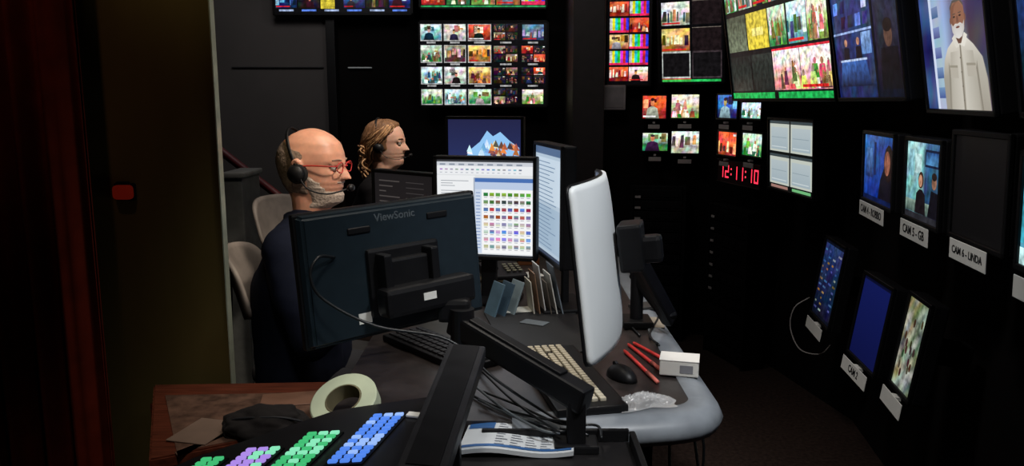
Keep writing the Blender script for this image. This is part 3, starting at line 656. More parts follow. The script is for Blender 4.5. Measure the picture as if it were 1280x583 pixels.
obj('back_shell', bm, mat('silver_shell', (228, 233, 235), .45, var=.03, scale=4), e, True)
bm = B(); bd_ = [v.co.copy() for v in shell(bm, -.004, 0)]; obj('screen', bm, mat('glass_black', (10, 10, 12), .2, em=(120, 130, 150), es=.3), e, True)
bm = B(); tube(bm, [p+Vector((0, .003, 0)) for p in bd_]+[bd_[0]+Vector((0, .003, 0))], .0045, 8, 1); obj('bezel', bm, BLK, e, True)
bm = B(); box(bm, (-.04, .10, hh*.55), (.11, .06, .12), bev=.008); box(bm, (-.05, .145, hh*.52), (.05, .06, .07), bev=.012); obj('mounting_plate', bm, BLK, e)
base = Vector((.42, 2.62, DZ))
e = subempty('monitor_arm', cmon, MC2, base)
pa = W(793, 318, 2.35)-base; pb = W(835, 395, 2.5)-base
bm = B(); cyl(bm, (0, 0, 0), (0, 0, .2), .022); box(bm, (0, 0, .012), (.1, .12, .024), bev=.006); obj('post', bm, BLK, e)
bm = B(); q = Vector((0, 0, .17)); Mx = dirM(pa, pb); box(bm, Mx.translation, (.038, .055, (pb-pa).length+.05), rot=Mx.to_3x3(), bev=.012)
Mx = dirM(pb, q); box(bm, Mx.translation, (.035, .045, (pb-q).length+.04), rot=Mx.to_3x3(), bev=.01); obj('lower_arm', bm, BLK, e)
bm = B(); pc = W(780, 303, 2.08)-base; Mx = dirM(pa, pc); box(bm, Mx.translation, (.036, .04, (pc-pa).length+.04), rot=Mx.to_3x3(), bev=.01); cyl(bm, pa-Vector((0, 0, .035)), pa+Vector((0, 0, .035)), .022); obj('upper_arm', bm, BLK2, e)

# ------------------------------------------------------------------ switcher console
ROT = -16*D2R
org = WZ(440, 560, .80)
Mc = Matrix.Translation(org) @ Matrix.Rotation(ROT, 4, 'Z') @ Matrix.Rotation(4*D2R, 4, 'X')
e = empty('switcher_console', 'black production switcher panel with lit coloured buttons', 'control panel', Mc)
Mi = Mc.inverted()
def loc(u, v, z=.80):
    o_ = Mi @ Vector((0, 0, EYE)); a = (u-640)/F; b = -(v-291.5)/F; dv = Mi.to_3x3() @ Vector((a, CT+b*ST, -ST+b*CT)); t = -o_.z/dv.z; return o_+dv*t
outl = [loc(150, 610), loc(240, 570), loc(420, 510), loc(540, 493), loc(565, 520), loc(545, 640), loc(170, 690)]
bm = B(); prism(bm, [(p.x, p.y) for p in outl][::-1], -.07, -.004); bmesh.ops.recalc_face_normals(bm, faces=bm.faces)
bmesh.ops.bevel(bm, geom=bm.edges[:], offset=.004, segments=2, affect='EDGES'); obj('console_body', bm, mat('console_black', (24, 24, 27), .3, spec=.5), e)
def glow(n, c, s=1.0): return mat('lit_'+n, tuple(int(x*.5) for x in c), .4, em=c, es=s)
LB, LB2, LG, LP, LM = glow('blue', (85, 140, 245), .85), glow('pale_blue', (150, 185, 245), .95), glow('green', (70, 200, 125), .8), glow('purple', (180, 145, 240), .85), glow('mint', (140, 235, 190), .9)
STX, STY, SHR = .0222, .0170, .0085
tb = B(); box(tb, (0, 0, .002), (.0165, .0092, .007), bev=.002, seg=2)
for v in tb.verts: v.co.y += v.co.x*SHR/STX
bme = bpy.data.meshes.new('button'); tb.to_mesh(bme); tb.free()
meshes = {}
for m_ in (LB, LB2, LG, LP, LM): k = bme.copy(); k.materials.append(m_); meshes[m_.name] = k
def group(u, v, ncol, nrow, cols):
    o0 = loc(u, v); bm = B()
    def P_(i, j): return (o0.x+i*STX, o0.y-j*STY+i*SHR)
    prism(bm, [P_(-.6, -.6), P_(ncol-.4, -.6), P_(ncol-.4, nrow-.4), P_(-.6, nrow-.4)][::-1], -.005, .0000); obj('button_bank', bm, RACK, e)
    for i in range(ncol):
        for j in range(nrow):
            m_ = cols(i, j); o = bpy.data.objects.new('button', meshes[m_.name]); link(o); o.parent = e
            x, y = P_(i, j); o.location = (x, y, .002)
group(472, 522, 3, 13, lambda i, j: LB if rnd.random() < .75 else LB2)
group(390, 545, 3, 10, lambda i, j: LG if rnd.random() < .6 else LM)
group(314, 565, 3, 7, lambda i, j: LP if rnd.random() < .75 or i == 0 else LM)
group(258, 577, 2, 4, lambda i, j: LG)
bm = B(); p = loc(517, 519); box(bm, (p.x, p.y, .0), (.03, .02, .006), bev=.002); obj('tag', bm, WHT, e)
P0, P1 = W(584, 441, 1.72), W(526, 600, 1.25)
dd = P1-P0; zax = dd.normalized(); ax = Vector((1, .25, 0)); ax = (ax-zax*ax.dot(zax)).normalized(); yy = zax.cross(ax)
R3 = Matrix((ax, yy, zax)).transposed()
e = empty('console_hood', 'long dark grey slanted console screen seen on its edge', 'console screen', Matrix.Translation(Vector(((P0.x+P1.x)/2, (P0.y+P1.y)/2, .72))))
c0 = (P0+P1)/2-e.location
bm = B(); box(bm, c0, (.084, .04, dd.length), rot=R3, bev=.006); obj('frame', bm, mat('hood_grey', (44, 44, 47), .4, spec=.4), e)
bm = B(); box(bm, c0+yy*.0215*(1 if yy.z > 0 else -1), (.058, .004, dd.length*.96), rot=R3, bev=.001); obj('inset_panel', bm, mat('hood_inset', (30, 30, 32), .35, spec=.3), e)
bm = B(); box(bm, (0.0, 0, c0.z/2), (.05, .05, c0.z), bev=.004); box(bm, (0, 0, .01), (.12, .14, .02), bev=.004); obj('foot', bm, BLK, e)

# ------------------------------------------------------------------ keyboard with cream keys
k0, k1 = WZ(714, 436, .765), WZ(778, 508, .765)
kx = (k1-k0).normalized(); kx.z = 0; kx.normalize(); ky = Vector((0, 0, 1)).cross(kx)
Mk = Matrix((kx, ky, Vector((0, 0, 1)))).transposed().to_4x4(); Mk.translation = (k0+k1)/2 - ky*.078; Mk.translation.z = DZ
e = empty('keyboard', 'black keyboard with cream coloured keys on the desk', 'keyboard', Mk)
kl = (k1-k0).length+.03
bm = B(); box(bm, (0, 0, .012), (kl, .18, .022), bev=.006); obj('case', bm, BLK, e)
tb = B(); box(tb, (0, 0, 0), (.0162, .0162, .010), bev=.003); kme = bpy.data.meshes.new('key'); tb.to_mesh(kme); tb.free(); kme.materials.append(mat('cream_key', (214, 204, 180), .55, var=.1))
nk = int((kl-.03)/.0195)
for i in range(nk):
    for j in range(5):
        if j == 2 and i % 7 == 3: continue
        o = bpy.data.objects.new('key', kme); link(o); o.parent = e; o.location = (-kl/2+.025+i*.0195, -.05+j*.0215, .027)
p = WZ(550, 436, .76)
e = empty('keyboard', 'dark keyboard lying below the monitor', 'keyboard', Matrix.Translation((p.x, p.y, DZ)) @ Matrix.Rotation(-50*D2R, 4, 'Z'))
bm = B(); box(bm, (0, 0, .01), (.42, .15, .02), bev=.005); obj('case', bm, BLK, e)
tb = B(); box(tb, (0, 0, 0), (.022, .018, .007), bev=.002); kme = bpy.data.meshes.new('key'); tb.to_mesh(kme); tb.free(); kme.materials.append(BLK2)
for i in range(15):
    for j in range(5):
        o = bpy.data.objects.new('key', kme); link(o); o.parent = e; o.location = (-.185+i*.0265, -.05+j*.025, .0225)
pm = [WZ(605, 392, DZ), WZ(715, 380, DZ), WZ(735, 440, DZ), WZ(640, 455, DZ)]
bm = B(); prism(bm, [(p.x, p.y) for p in pm][::-1], DZ, DZ+.004); top(obj('desk_mat', bm, mat('mat_black', (18, 18, 20), .6)), 'black rubber desk mat', 'desk mat')
p = WZ(768, 468, .76); e = empty('computer_mouse', 'black computer mouse beside the keyboard', 'mouse', Matrix.Translation((p.x+.02, p.y, DZ)) @ Matrix.Rotation(.5, 4, 'Z'))
bm = B(); sph(bm, (0, 0, 0), 1, 24, (.033, .056, .036))
for v in bm.verts: v.co.z = max(0, v.co.z)
obj('mouse_body', bm, BLK, e, True); bm = B(); cyl(bm, (-.004, .03, .031), (.004, .03, .031), .008); obj('scroll_wheel', bm, BLK2, e)
RED = mat('red_marker', (215, 60, 55), .4)
for (a, b_) in [((787, 432), (828, 464)), ((794, 430), (846, 458)), ((782, 440), (822, 478))]:
    A, C_ = WZ(*a, DZ+.006), WZ(*b_, DZ+.006); e = empty('marker_pen', 'red marker pen lying on the desk', 'pen', Vector(A), 'red marker pens')
    d = C_-A; bm = B(); cyl(bm, (0, 0, 0), d*.7, .0052); cyl(bm, d*-.05, (0, 0, 0), .003, .0052); obj('barrel', bm, RED, e, True); bm = B(); cyl(bm, d*.7, d, .006, .0052); obj('pen_cap', bm, mat('pen_cap', (230, 120, 105), .4), e, True)
p = WZ(850, 473, DZ); e = empty('small_box', 'small white cardboard box on the desk edge', 'box', Matrix.Translation((p.x+.005, p.y+.035, DZ+.004)) @ Matrix.Rotation(-.25, 4, 'Z'))
bm = B(); box(bm, (0, 0, .022), (.105, .075, .042), bev=.003); obj('carton', bm, mat('white_card', (215, 212, 205), .6, var=.05), e)
bm = B(); box(bm, (0, 0, .0445), (.107, .077, .003), bev=.001); obj('lid', bm, mat('white_card2', (235, 232, 226), .6, var=.03), e)
bm = B(); box(bm, (.02, -.0382, .022), (.035, .001, .022)); obj('printed_label', bm, mat('grey_print', (120, 120, 125), .6), e)
bm = B(); p = WZ(802, 502, DZ+.012); bmesh.ops.create_grid(bm, x_segments=60, y_segments=44, size=.5)
for v in bm.verts:
    q = v.co.copy(); r_ = 1+.35*mnoise.noise(Vector((q.x*3, q.y*3, 4))); hgt = max(0, 1-(2*math.hypot(q.x, q.y))**3)
    rg = 1-abs(mnoise.noise(Vector((q.x*5, q.y*7, 1)))*2.2); rg2 = 1-abs(mnoise.noise(Vector((q.x*11, q.y*9, 7)))*2)
    v.co = Vector((q.x*.15*r_, q.y*.085*r_, .003+hgt*(.018*rg+.010*rg2)))
o = top(obj('plastic_bag', bm, mat('clear_film', (230, 230, 230), .1, alpha=.42, spec=1.0), smooth=True), 'crumpled clear plastic wrapper on the desk', 'plastic bag'); o.location = (p.x, p.y, DZ+.004); o.rotation_euler = (0, 0, .3)
bk = [WZ(588, 531, .73), WZ(718, 540, .73), WZ(717, 569, .73), WZ(572, 568, .73)]
e = empty('printed_booklet', 'open printed booklet with blue and white pages', 'booklet', Vector((bk[0].x, bk[0].y, .72)))
def bkp(a, b2, dz=0):
    p = bk[0].lerp(bk[1], a).lerp(bk[3].lerp(bk[2], a), b2)-e.location
    return (p.x, p.y, .012+.006+.006*math.sin(a*math.pi*2)+dz)
bm = B(); n = 14; V = [[bm.verts.new(bkp(i/n, j/n)) for j in range(n+1)] for i in range(n+1)]
for i in range(n):
    for j in range(n): bm.faces.new((V[i][j], V[i+1][j], V[i+1][j+1], V[i][j+1]))
r = bmesh.ops.extrude_face_region(bm, geom=bm.faces[:]); bmesh.ops.translate(bm, vec=(0, 0, -.010), verts=[v for v in r['geom'] if isinstance(v, bmesh.types.BMVert)])
obj('pages', bm, mat('page_white', (205, 210, 214), .6, var=.05), e)
def bkrect(bm, a0, b0, a1, b1, dz, n=8):
    for k in range(n):
        u0, u1 = a0+(a1-a0)*k/n, a0+(a1-a0)*(k+1)/n
        bm.faces.new([bm.verts.new(bkp(*q, dz)) for q in [(u0, b0), (u1, b0), (u1, b1), (u0, b1)]])
bm = B()
for r_ in range(9):
    for s_ in range(5):
        a0 = .3+s_*.135; bkrect(bm, a0, .1+r_*.09, a0+rnd.uniform(.05, .12), .125+r_*.09, .001, 2)
obj('text_lines', bm, mat('grey_ink', (105, 110, 120), .6), e)
bm = B(); bkrect(bm, .02, .08, .26, .3, .001); bkrect(bm, .02, .85, .98, .93, .0012); obj('printed_picture', bm, mat('blue_print', (50, 95, 150), .5), e)
# tape roll
p = WZ(428, 522, .78)
MT = Matrix.Translation((p.x, p.y+.04, .795)) @ Matrix.Rotation(-.35, 4, 'Z') @ Matrix.Rotation(30*D2R, 4, 'X')
e = empty('tape_roll', 'wide roll of pale green-white tape leaning on its side', 'tape roll', MT)
def ring(bm, ro, ri_, h, n=64):
    V = [[bm.verts.new((r*math.cos(2*math.pi*k/n), r*math.sin(2*math.pi*k/n), z)) for k in range(n)] for r, z in [(ri_, -h/2), (ro-.003, -h/2), (ro, -h/2+.003), (ro, h/2-.003), (ro-.003, h/2), (ri_, h/2)]]
    for a in range(6):
        A, C_ = V[a], V[(a+1) % 6]
        for k in range(n): bm.faces.new((A[k], A[(k+1) % n], C_[(k+1) % n], C_[k]))
bm = B(); ring(bm, .080, .044, .042); obj('tape', bm, mat('tape_pale', (204, 214, 184), .6, var=.06), e)
bm = B(); ring(bm, .0445, .040, .044); obj('cardboard_core', bm, mat('core_card', (120, 112, 84), .8), e)
p = WZ(328, 545, .76)
bm = B(); bmesh.ops.create_icosphere(bm, subdivisions=5, radius=1)
for v in bm.verts:
    q = v.co.copy(); n = 1+.18*mnoise.noise(q*1.8)+.07*mnoise.noise(q*5); v.co = Vector((q.x*.098*n, q.y*.055*n, max(-.012, q.z*.055*n)))
e = empty('pouch', 'soft black zipped pouch lying on the side table', 'pouch', Vector((p.x, p.y+.035, .765)))
obj('pouch_body', bm, mat('black_cloth', (24, 18, 17), .9, bump=.3), e, True)
bm = B(); tube(bm, [(-.085, -.02, .022), (-.04, -.035, .036), (.04, -.035, .038), (.088, -.02, .022)], .003, 6); obj('zip', bm, BLK2, e, True)
def sheet(u, v, w_, h_, rz, col, name, label, cat, th=.004, z=DZ, tilt=0, off=(0, 0)):
    p = WZ(u, v, z); bm = B(); box(bm, (0, 0, th/2), (w_, h_, th), bev=.001, seg=1); o = top(obj(name, bm, mat(name+'_%d' % u, col, .6, var=.08)), label, cat)
    o.matrix_world = Matrix.Translation((p.x+off[0], p.y+off[1], z)) @ Matrix.Rotation(rz, 4, 'Z') @ Matrix.Rotation(tilt, 4, 'X'); return o
sheet(362, 500, .14, .09, .2, (112, 78, 60), 'paper_sheet', 'brownish paper sheet on the side table', 'paper', .003, .7525)
sheet(254, 540, .10, .13, -.25, (122, 100, 86), 'paper_sheet', 'beige paper sheet beside the black pouch', 'paper', .003, .7525)
sheet(655, 345, .16, .1, .4, (205, 205, 198), 'paper_sheet', 'white paper sheet among the desk clutter', 'paper')
sheet(648, 388, .10, .07, .2, (190, 190, 180), 'paper_sheet', 'small white note lying by the leaflets', 'paper', .003, .7545)
sheet(820, 404, .05, .13, -.1, (170, 158, 140), 'paper_sheet', 'beige paper strip beside the monitor arm', 'paper', .003)
sheet(806, 385, .10, .07, .5, (60, 58, 56), 'notebook', 'black notebook near the monitor arm', 'notebook', .012, DZ)
sheet(824, 362, .07, .06, .2, (200, 198, 185), 'paper_stack', 'small stack of cream note paper', 'paper', .03, DZ, 0, (-.06, -.05))
sheet(615, 352, .12, .07, -.3, (60, 50, 30), 'notebook', 'dark brown notebook on the desk', 'notebook', .012)
sheet(660, 330, .10, .06, .1, (110, 60, 24), 'notebook', 'orange brown notebook on the desk', 'notebook', .03)
sheet(668, 404, .09, .05, -.5, (96, 104, 110), 'note_card', 'grey note card on the black desk mat', 'card', .003, .7545)
for i, (u, v, c_) in enumerate([(612, 395, (80, 105, 120)), (624, 394, (60, 80, 95)), (636, 392, (120, 135, 140))]):
    p = WZ(u, v, DZ); bm = B(); box(bm, (0, 0, .06), (.006, .08, .12), bev=.001, seg=1)
    o = top(obj('leaflet', bm, mat('leaflet_%d' % i, c_, .4)), 'upright blue-grey leaflet leaning on the desk', 'leaflet', 'leaflets on the desk'); o.matrix_world = Matrix.Translation((p.x, p.y, DZ+.002)) @ Matrix.Rotation(.5, 4, 'Z') @ Matrix.Rotation(.35, 4, 'Y')
for i in range(6):
    p = WZ(664+i*7, 387, DZ); bm = B(); hh_ = .12+.03*((i*7) % 3); box(bm, (0, 0, hh_/2), (.004, .1, hh_), bev=.001, seg=1)
    o = top(obj('folder', bm, mat('folder_%d' % i, [(190, 185, 170), (130, 100, 76), (200, 200, 196), (90, 80, 70), (210, 208, 200), (120, 130, 140)][i], .6)), 'upright paper folder between the monitors', 'folder', 'paper folders'); o.matrix_world = Matrix.Translation((p.x, p.y-.03, DZ+.001)) @ Matrix.Rotation(.2, 4, 'Z') @ Matrix.Rotation(-.12-.02*i, 4, 'Y')
p = WZ(628, 348, DZ); e = empty('desk_phone', 'dark desk telephone with handset behind the monitor', 'telephone', Matrix.Translation((p.x, p.y, DZ)) @ Matrix.Rotation(.3, 4, 'Z'))
bm = B(); box(bm, (0, 0, .025), (.17, .19, .04), rot=(.15, 0, 0), bev=.008); obj('phone_body', bm, BLK2, e)
bm = B(); tube(bm, [(-.055, -.08, .06), (-.055, -.05, .075), (-.055, .05, .085), (-.055, .085, .075)], .014, 10); obj('handset', bm, BLK, e, True)
bm = B()
for i in range(3):
    for j in range(4): box(bm, (.01+i*.026, -.06+j*.024, .045+j*.004), (.018, .015, .006), bev=.002, seg=1)
obj('phone_keys', bm, mat('phone_key', (120, 118, 100), .5), e)
CB = mat('cable_black', (24, 26, 28))
for i, pts in enumerate([[(600, 462), (640, 500), (690, 535), (712, 540)], [(590, 480), (630, 512), (672, 536), (700, 543)], [(604, 490), (650, 508), (700, 530), (745, 532), (752, 548)], [(598, 500), (640, 520), (680, 530), (700, 536)], [(560, 470), (600, 500), (660, 520), (712, 528)]]):
    bm = B(); tube(bm, [WZ(u, v, .762+.008*math.sin(k+i)) for k, (u, v) in enumerate(pts)], .0032)
    top(obj('desk_cable', bm, mat('cable_grey', (84, 90, 94), .4) if i % 2 else CB, smooth=True), 'thin grey cable trailing across the desk' if i % 2 else 'thin black cable trailing across the desk', 'cable', 'desk cables')
for i, pts in enumerate([[(790, 340), (800, 372), (786, 400), (800, 420)], [(812, 372), (824, 392), (812, 418), (824, 432)]]):
    bm = B(); tube(bm, [WZ(u, v, .757+.02*(k == 0)) for k, (u, v) in enumerate(pts)], .0035)
    top(obj('desk_cable', bm, CB, smooth=True), 'black cable curling on the desk below the arm', 'cable', 'desk cables')
for i, pts in enumerate([[(.48, 2.05, .68), (.5, 1.99, .45), (.46, 2.0, .2), (.5, 2.05, .006)], [(.42, 2.02, .70), (.42, 1.98, .5), (.47, 1.99, .25), (.4, 2.1, .006)], [(.5, 2.2, .66), (.56, 2.2, .5), (.55, 2.25, .2), (.6, 2.3, .006)]]):
    bm = B(); tube(bm, pts, .004)
    top(obj('hanging_cable', bm, mat('cable_cream', (150, 144, 118), .5) if i < 2 else CB, smooth=True), 'pale cable hanging below the desk edge' if i < 2 else 'black cable hanging below the desk edge', 'cable', 'hanging cables')
bm = B(); tube(bm, [W(1012, 372, 3.5), W(993, 385, 3.5), W(988, 410, 3.5), W(1000, 437, 3.45), W(1025, 443, 3.42), W(1038, 432, 3.5)], .0028); top(obj('cable_loop', bm, TAG, smooth=True), 'thin white cable loop hanging below the low monitors', 'cable')

# ------------------------------------------------------------------ office chairs
def chair(label, x, y, face, top_z, hb, m, bw=.21):
    e = empty('office_chair', label, 'chair', Matrix.Translation((x, y, 0)) @ Matrix.Rotation(face, 4, 'Z'))
    bm = B()
    for k in range(5):
        a = 2*math.pi*k/5+.3; tube(bm, [(0, 0, .11), (.14*math.cos(a), .14*math.sin(a), .09), (.25*math.cos(a), .25*math.sin(a), .065)], .016, 8, 4)
    obj('star_base', bm, BLK, e, True)
    for k in range(5):
        a = 2*math.pi*k/5+.3; c_ = Vector((.25*math.cos(a), .25*math.sin(a), .03)); bm = B(); cyl(bm, c_-Vector((-.02*math.sin(a), .02*math.cos(a), 0)), c_+Vector((-.02*math.sin(a), .02*math.cos(a), 0)), .03); obj('caster', bm, BLK, e, True)
    bm = B(); cyl(bm, (0, 0, .1), (0, 0, .38), .025); obj('gas_lift', bm, BLK2, e, True)
    bm = B(); box(bm, (0, 0, .415), (.48, .48, .08), bev=.035, seg=4); obj('seat', bm, mat('seat_fabric', (40, 38, 38), .9), e, True)
    bm = B(); N = 14; V = []; zb = top_z-hb
    for i in range(N+1):
        row = []
        for j in range(N+1):
            s, t_ = (i/N-.5)*2, (j/N-.5)*2; k = (abs(s)**3.2+abs(t_)**3.2)**(1/3.2); m0 = max(abs(s), abs(t_)); f_ = (m0/k) if k > 0 else 1
            s2, t2 = s*f_, t_*f_; row.append((s2*bw, t2*hb/2, -.06*(1-s2*s2)-.03*t2))
        V.append(row)
    F_ = [[bm.verts.new((-.20+p[2], p[0], zb+hb/2+p[1])) for p in r] for r in V]; K_ = [[bm.verts.new((-.215+p[2], p[0], zb+hb/2+p[1])) for p in r] for r in V]
    for i in range(N):
        for j in range(N):
            bm.faces.new((F_[i][j], F_[i+1][j], F_[i+1][j+1], F_[i][j+1])); bm.faces.new((K_[i][j], K_[i][j+1], K_[i+1][j+1], K_[i+1][j]))
    bd = [(i, 0) for i in range(N)]+[(N, j) for j in range(N)]+[(i, N) for i in range(N, 0, -1)]+[(0, j) for j in range(N, 0, -1)]
    for (a, b2), (c_, d_) in zip(bd, bd[1:]+bd[:1]): bm.faces.new((F_[a][b2], F_[c_][d_], K_[c_][d_], K_[a][b2]))
    obj('backrest', bm, m, e, True)
    bm = B(); tube(bm, [(-.1, 0, .38), (-.27, 0, .42), (-.31, 0, .6), (-.30, 0, zb+hb*.5)], .02, 8, 4); obj('back_support', bm, BLK, e, True)
CHM = mat('grey_chair_shell', (132, 122, 114), .6)
chair('office chair with grey curved backrest under the man', -.615, 2.53, .12, 1.045, .22, CHM, .19)
chair('empty office chair with pale grey backrest', -.74, 3.2, -.4, 1.11, .22, CHM, .18)
chair('black office chair under the seated woman', -.70, 4.13, 0, 1.16, .6, mat('black_chair', (30, 26, 26), .7))

# ------------------------------------------------------------------ people
ZS = [-.06, -.02, .0, .008, .03, .045, .055, .062, .07, .08, .1, .12, .135, .16, .19, .212, .228, .235]
FF = [.045, .05, .076, .090, .096, .091, .098, .094, .100, .097, .095, .091, .1, .099, .088, .064, .034, .004]
BB = [-.06, -.062, -.064, -.068, -.078, -.086, -.094, -.097, -.1, -.105, -.112, -.116, -.117, -.112, -.096, -.07, -.038, -.006]
WW = [.058, .057, .054, .052, .058, .063, .066, .067, .069, .071, .074, .077, .078, .076, .067, .05, .028, .005]
def itp(z, A):
    if z <= ZS[0]: return A[0]
    for i in range(len(ZS)-1):
        if z <= ZS[i+1]: t = (z-ZS[i])/(ZS[i+1]-ZS[i]); return A[i]*(1-t)+A[i+1]*t
    return A[-1]
def hp(z, ph, off=0):
    f, b, w_ = itp(z, FF)+off, itp(z, BB)-off, itp(z, WW)+off
    yc = (f+b)/2; ry = (f-b)/2; c_, s_ = math.cos(ph), math.sin(ph)
    y = yc+ry*c_; x = w_*math.copysign(abs(s_)**.9, s_)
    a = math.atan2(math.sin(ph), math.cos(ph))
    nz = 0
    if .076 < z < .14: t = (z-.076)/.064; nz = .036*(1-t)**.8 if z > .084 else .036*(z-.076)/.008
    y += nz*math.exp(-(a/.2)**2)
    y += .004*math.exp(-((abs(a)-.2)/.08)**2)*math.exp(-((z-.085)/.008)**2)
    y -= .013*math.exp(-((abs(a)-.42)/.16)**2)*math.exp(-((z-.118)/.012)**2)
    y += .005*math.exp(-((abs(a)-.4)/.25)**2)*math.exp(-((z-.138)/.009)**2)
    y += .004*math.exp(-((abs(a)-.6)/.25)**2)*math.exp(-((z-.095)/.016)**2)
    return Vector((x, y, z))
def headloft(bm, M):
    N = 84; zs = [-.06+i*.0035 for i in range(int(.295/.0035)+1)]; rows = []
    for z in zs: rows.append([bm.verts.new(M @ hp(z, 2*math.pi*k/N)) for k in range(N)])
    for a, b in zip(rows[:-1], rows[1:]):
        for k in range(N): bm.faces.new((a[k], a[(k+1) % N], b[(k+1) % N], b[k]))
    bm.faces.new(rows[0][::-1]); bm.faces.new(rows[-1])
def hshell(M, offf, z0, z1, nz=60, N=96):
    bm = B(); rows = []
    for i in range(nz+1):
        z = z0+(z1-z0)*i/nz; row = []
        for k in range(N):
            ph = 2*math.pi*k/N-math.pi; o_ = offf(z, ph); row.append((bm.verts.new(M @ (hp(z, ph, o_) + Vector((0, 0, o_*.8 if z > .19 else 0)))), o_))
        rows.append(row)
    for a, b in zip(rows[:-1], rows[1:]):
        for k in range(N):
            q = (a[k], a[(k+1) % N], b[(k+1) % N], b[k])
            if max(x[1] for x in q) > -.003: bm.faces.new([x[0] for x in q])
    bmesh.ops.delete(bm, geom=[v for v in bm.verts if not v.link_faces], context='VERTS')
    return bm
def hand(bm, wrist, fwd, side, up, s=1.0):
    wrist = Vector(wrist); f, sd, u = Vector(fwd).normalized(), Vector(side).normalized(), Vector(up).normalized()
    for k in range(-1, 2): caps(bm, [(*(wrist+sd*.012*k), .019*s), (*(wrist+f*.085*s+sd*.024*k*s), .0135*s)])
    for k, L in enumerate([.068, .078, .072, .056]):
        b0 = wrist+f*.085*s+sd*(.031-.0205*k)*s; p1 = b0+f*L*.45*s+u*.002; p2 = p1+f*L*.3*s-u*.016; p3 = p2+f*L*.14*s-u*.018
        caps(bm, [(*b0, .0095), (*p1, .009), (*p2, .008), (*p3, .007)])
    t0 = wrist+f*.03+sd*.028; t1 = t0+f*.03+sd*.024-u*.004; t2 = t1+f*.03+sd*.008-u*.006
    caps(bm, [(*t0, .014), (*t1, .0105), (*t2, .0085)])
def person(label, ox, oy, hz, lean, yaw, pitch, skin, shirt, trouser, female=False, hs=1.0, wz=.80, wx=.30):
    e = empty('person', label, 'person', Vector((ox, oy, 0)))
    V = Vector; dz = hz-1.175; wd = .9 if female else 1.0
    P = dict(pel=(0, 0, .60), wa=(-.005, 0, .74), ch=(.0, 0, .90+dz), up=(.015, 0, 1.02+dz), nb=(.035, 0, 1.10+dz))
    def torso(bm, g):
        for s_ in (-1, 1):
            caps(bm, [(P['pel'][0], s_*.075*wd, P['pel'][2], .125+g), (P['wa'][0], s_*.06*wd, P['wa'][2], .125+g), (P['ch'][0], s_*.075*wd, P['ch'][2], .128+g), (P['up'][0], s_*.085*wd, P['up'][2], .095+g)])
            caps(bm, [(P['nb'][0]-.01, s_*.03, P['nb'][2]-.01, .062+g), (.01, s_*.185*wd, 1.055+dz, .058+g)])
    def arms(bm, g, short=False):
        for s_ in (-1, 1):
            sh = (.01, s_*.19*wd, 1.045+dz); el = (.09, s_*.27*wd, .80); wr = (wx, s_*.20, wz)
            t = .93 if g > 0 else 1
            wr = tuple(el[i]+(wr[i]-el[i])*t for i in range(3)); md = tuple((el[i]+wr[i])/2 for i in range(3))
            caps(bm, [(*sh, .062*wd+g), (.035, s_*.235*wd, .94+dz*.5, .052*wd+g), (*el, .043+g), (*md, .038+g), (*wr, .027+g)])
    def legs(bm, g):
        for s_ in (-1, 1):
            caps(bm, [(.0, s_*.09, .57, .095+g), (.22, s_*.10, .56, .08+g), (.44, s_*.10, .55, .062+g), (.43, s_*.10, .34, .055+g), (.42, s_*.10, .14, .038+g)])
    HM = Matrix.Translation((lean, 0, hz)) @ Matrix.Rotation(-math.pi/2+yaw, 4, 'Z') @ Matrix.Rotation(-pitch, 4, 'X') @ Matrix.Scale(hs, 4)
    bm = B(); torso(bm, 0); arms(bm, 0); legs(bm, 0)
    caps(bm, [(P['nb'][0]-.005, 0, P['nb'][2]-.02, .06), ((P['nb'][0]+lean)/2-.005, 0, hz-.02, .055), (lean-.015, 0, hz+.04, .055)])
    headloft(bm, HM)
    up_ = wz > .85
    for s_ in (-1, 1):
        hand(bm, (wx, s_*.20, wz), (1, -s_*.25, .35 if up_ else -.12), (0, -s_, 0), (-.3 if up_ else 0, 0, 1))
        caps(bm, [(.42, s_*.10, .1, .038), (.40, s_*.10, .05, .038), (.50, s_*.10, .045, .036), (.60, s_*.10, .035, .028)])
        for a in range(10):
            t = a/9*math.pi*1.5-math.pi*.6; q = HM @ V((s_*(.084+.004*math.sin(t)), -.018-.014*math.cos(t)*1, .112+.028*math.sin(t))); sph(bm, q, .006, 8)
        caps(bm, [(*(HM @ V((s_*.076, -.014, .09))), .007), (*(HM @ V((s_*.08, -.018, .13))), .009)])
        caps(bm, [(*(HM @ V((s_*.022, .091, .1265))), .0042), (*(HM @ V((s_*.034, .0895, .128))), .0045), (*(HM @ V((s_*.045, .082, .1255))), .004)])
    for zz, r_ in ((.057, .0065), (.066, .0055)):
        caps(bm, [(*(HM @ hp(zz, -.22, -.003)), r_*.6), (*(HM @ hp(zz, 0, -.002)), r_), (*(HM @ hp(zz, .22, -.003)), r_*.6)])
    voxel('body', bm, .0044, skin, e, 2)
    bm = B(); torso(bm, .014); arms(bm, .012)
    o = voxel('shirt', bm, .010, shirt, e, 3)
    for v in o.data.vertices:
        n_ = mnoise.noise(v.co*9)+.5*mnoise.noise(Vector((v.co.x*6, v.co.y*20, v.co.z*22))); v.co += v.normal*.006*n_
    nbv = V(P['nb'])
    bm = B(); pts = [nbv+V((.078*math.cos(a)+.005, .082*math.sin(a), .012-.02*math.cos(a))) for a in [2*math.pi*k/16 for k in range(17)]]; tube(bm, pts, .012, 8, 2); obj('shirt_collar', bm, shirt, e, True)
    bm = B(); legs(bm, .012); voxel('trousers', bm, .012, trouser, e, 3)
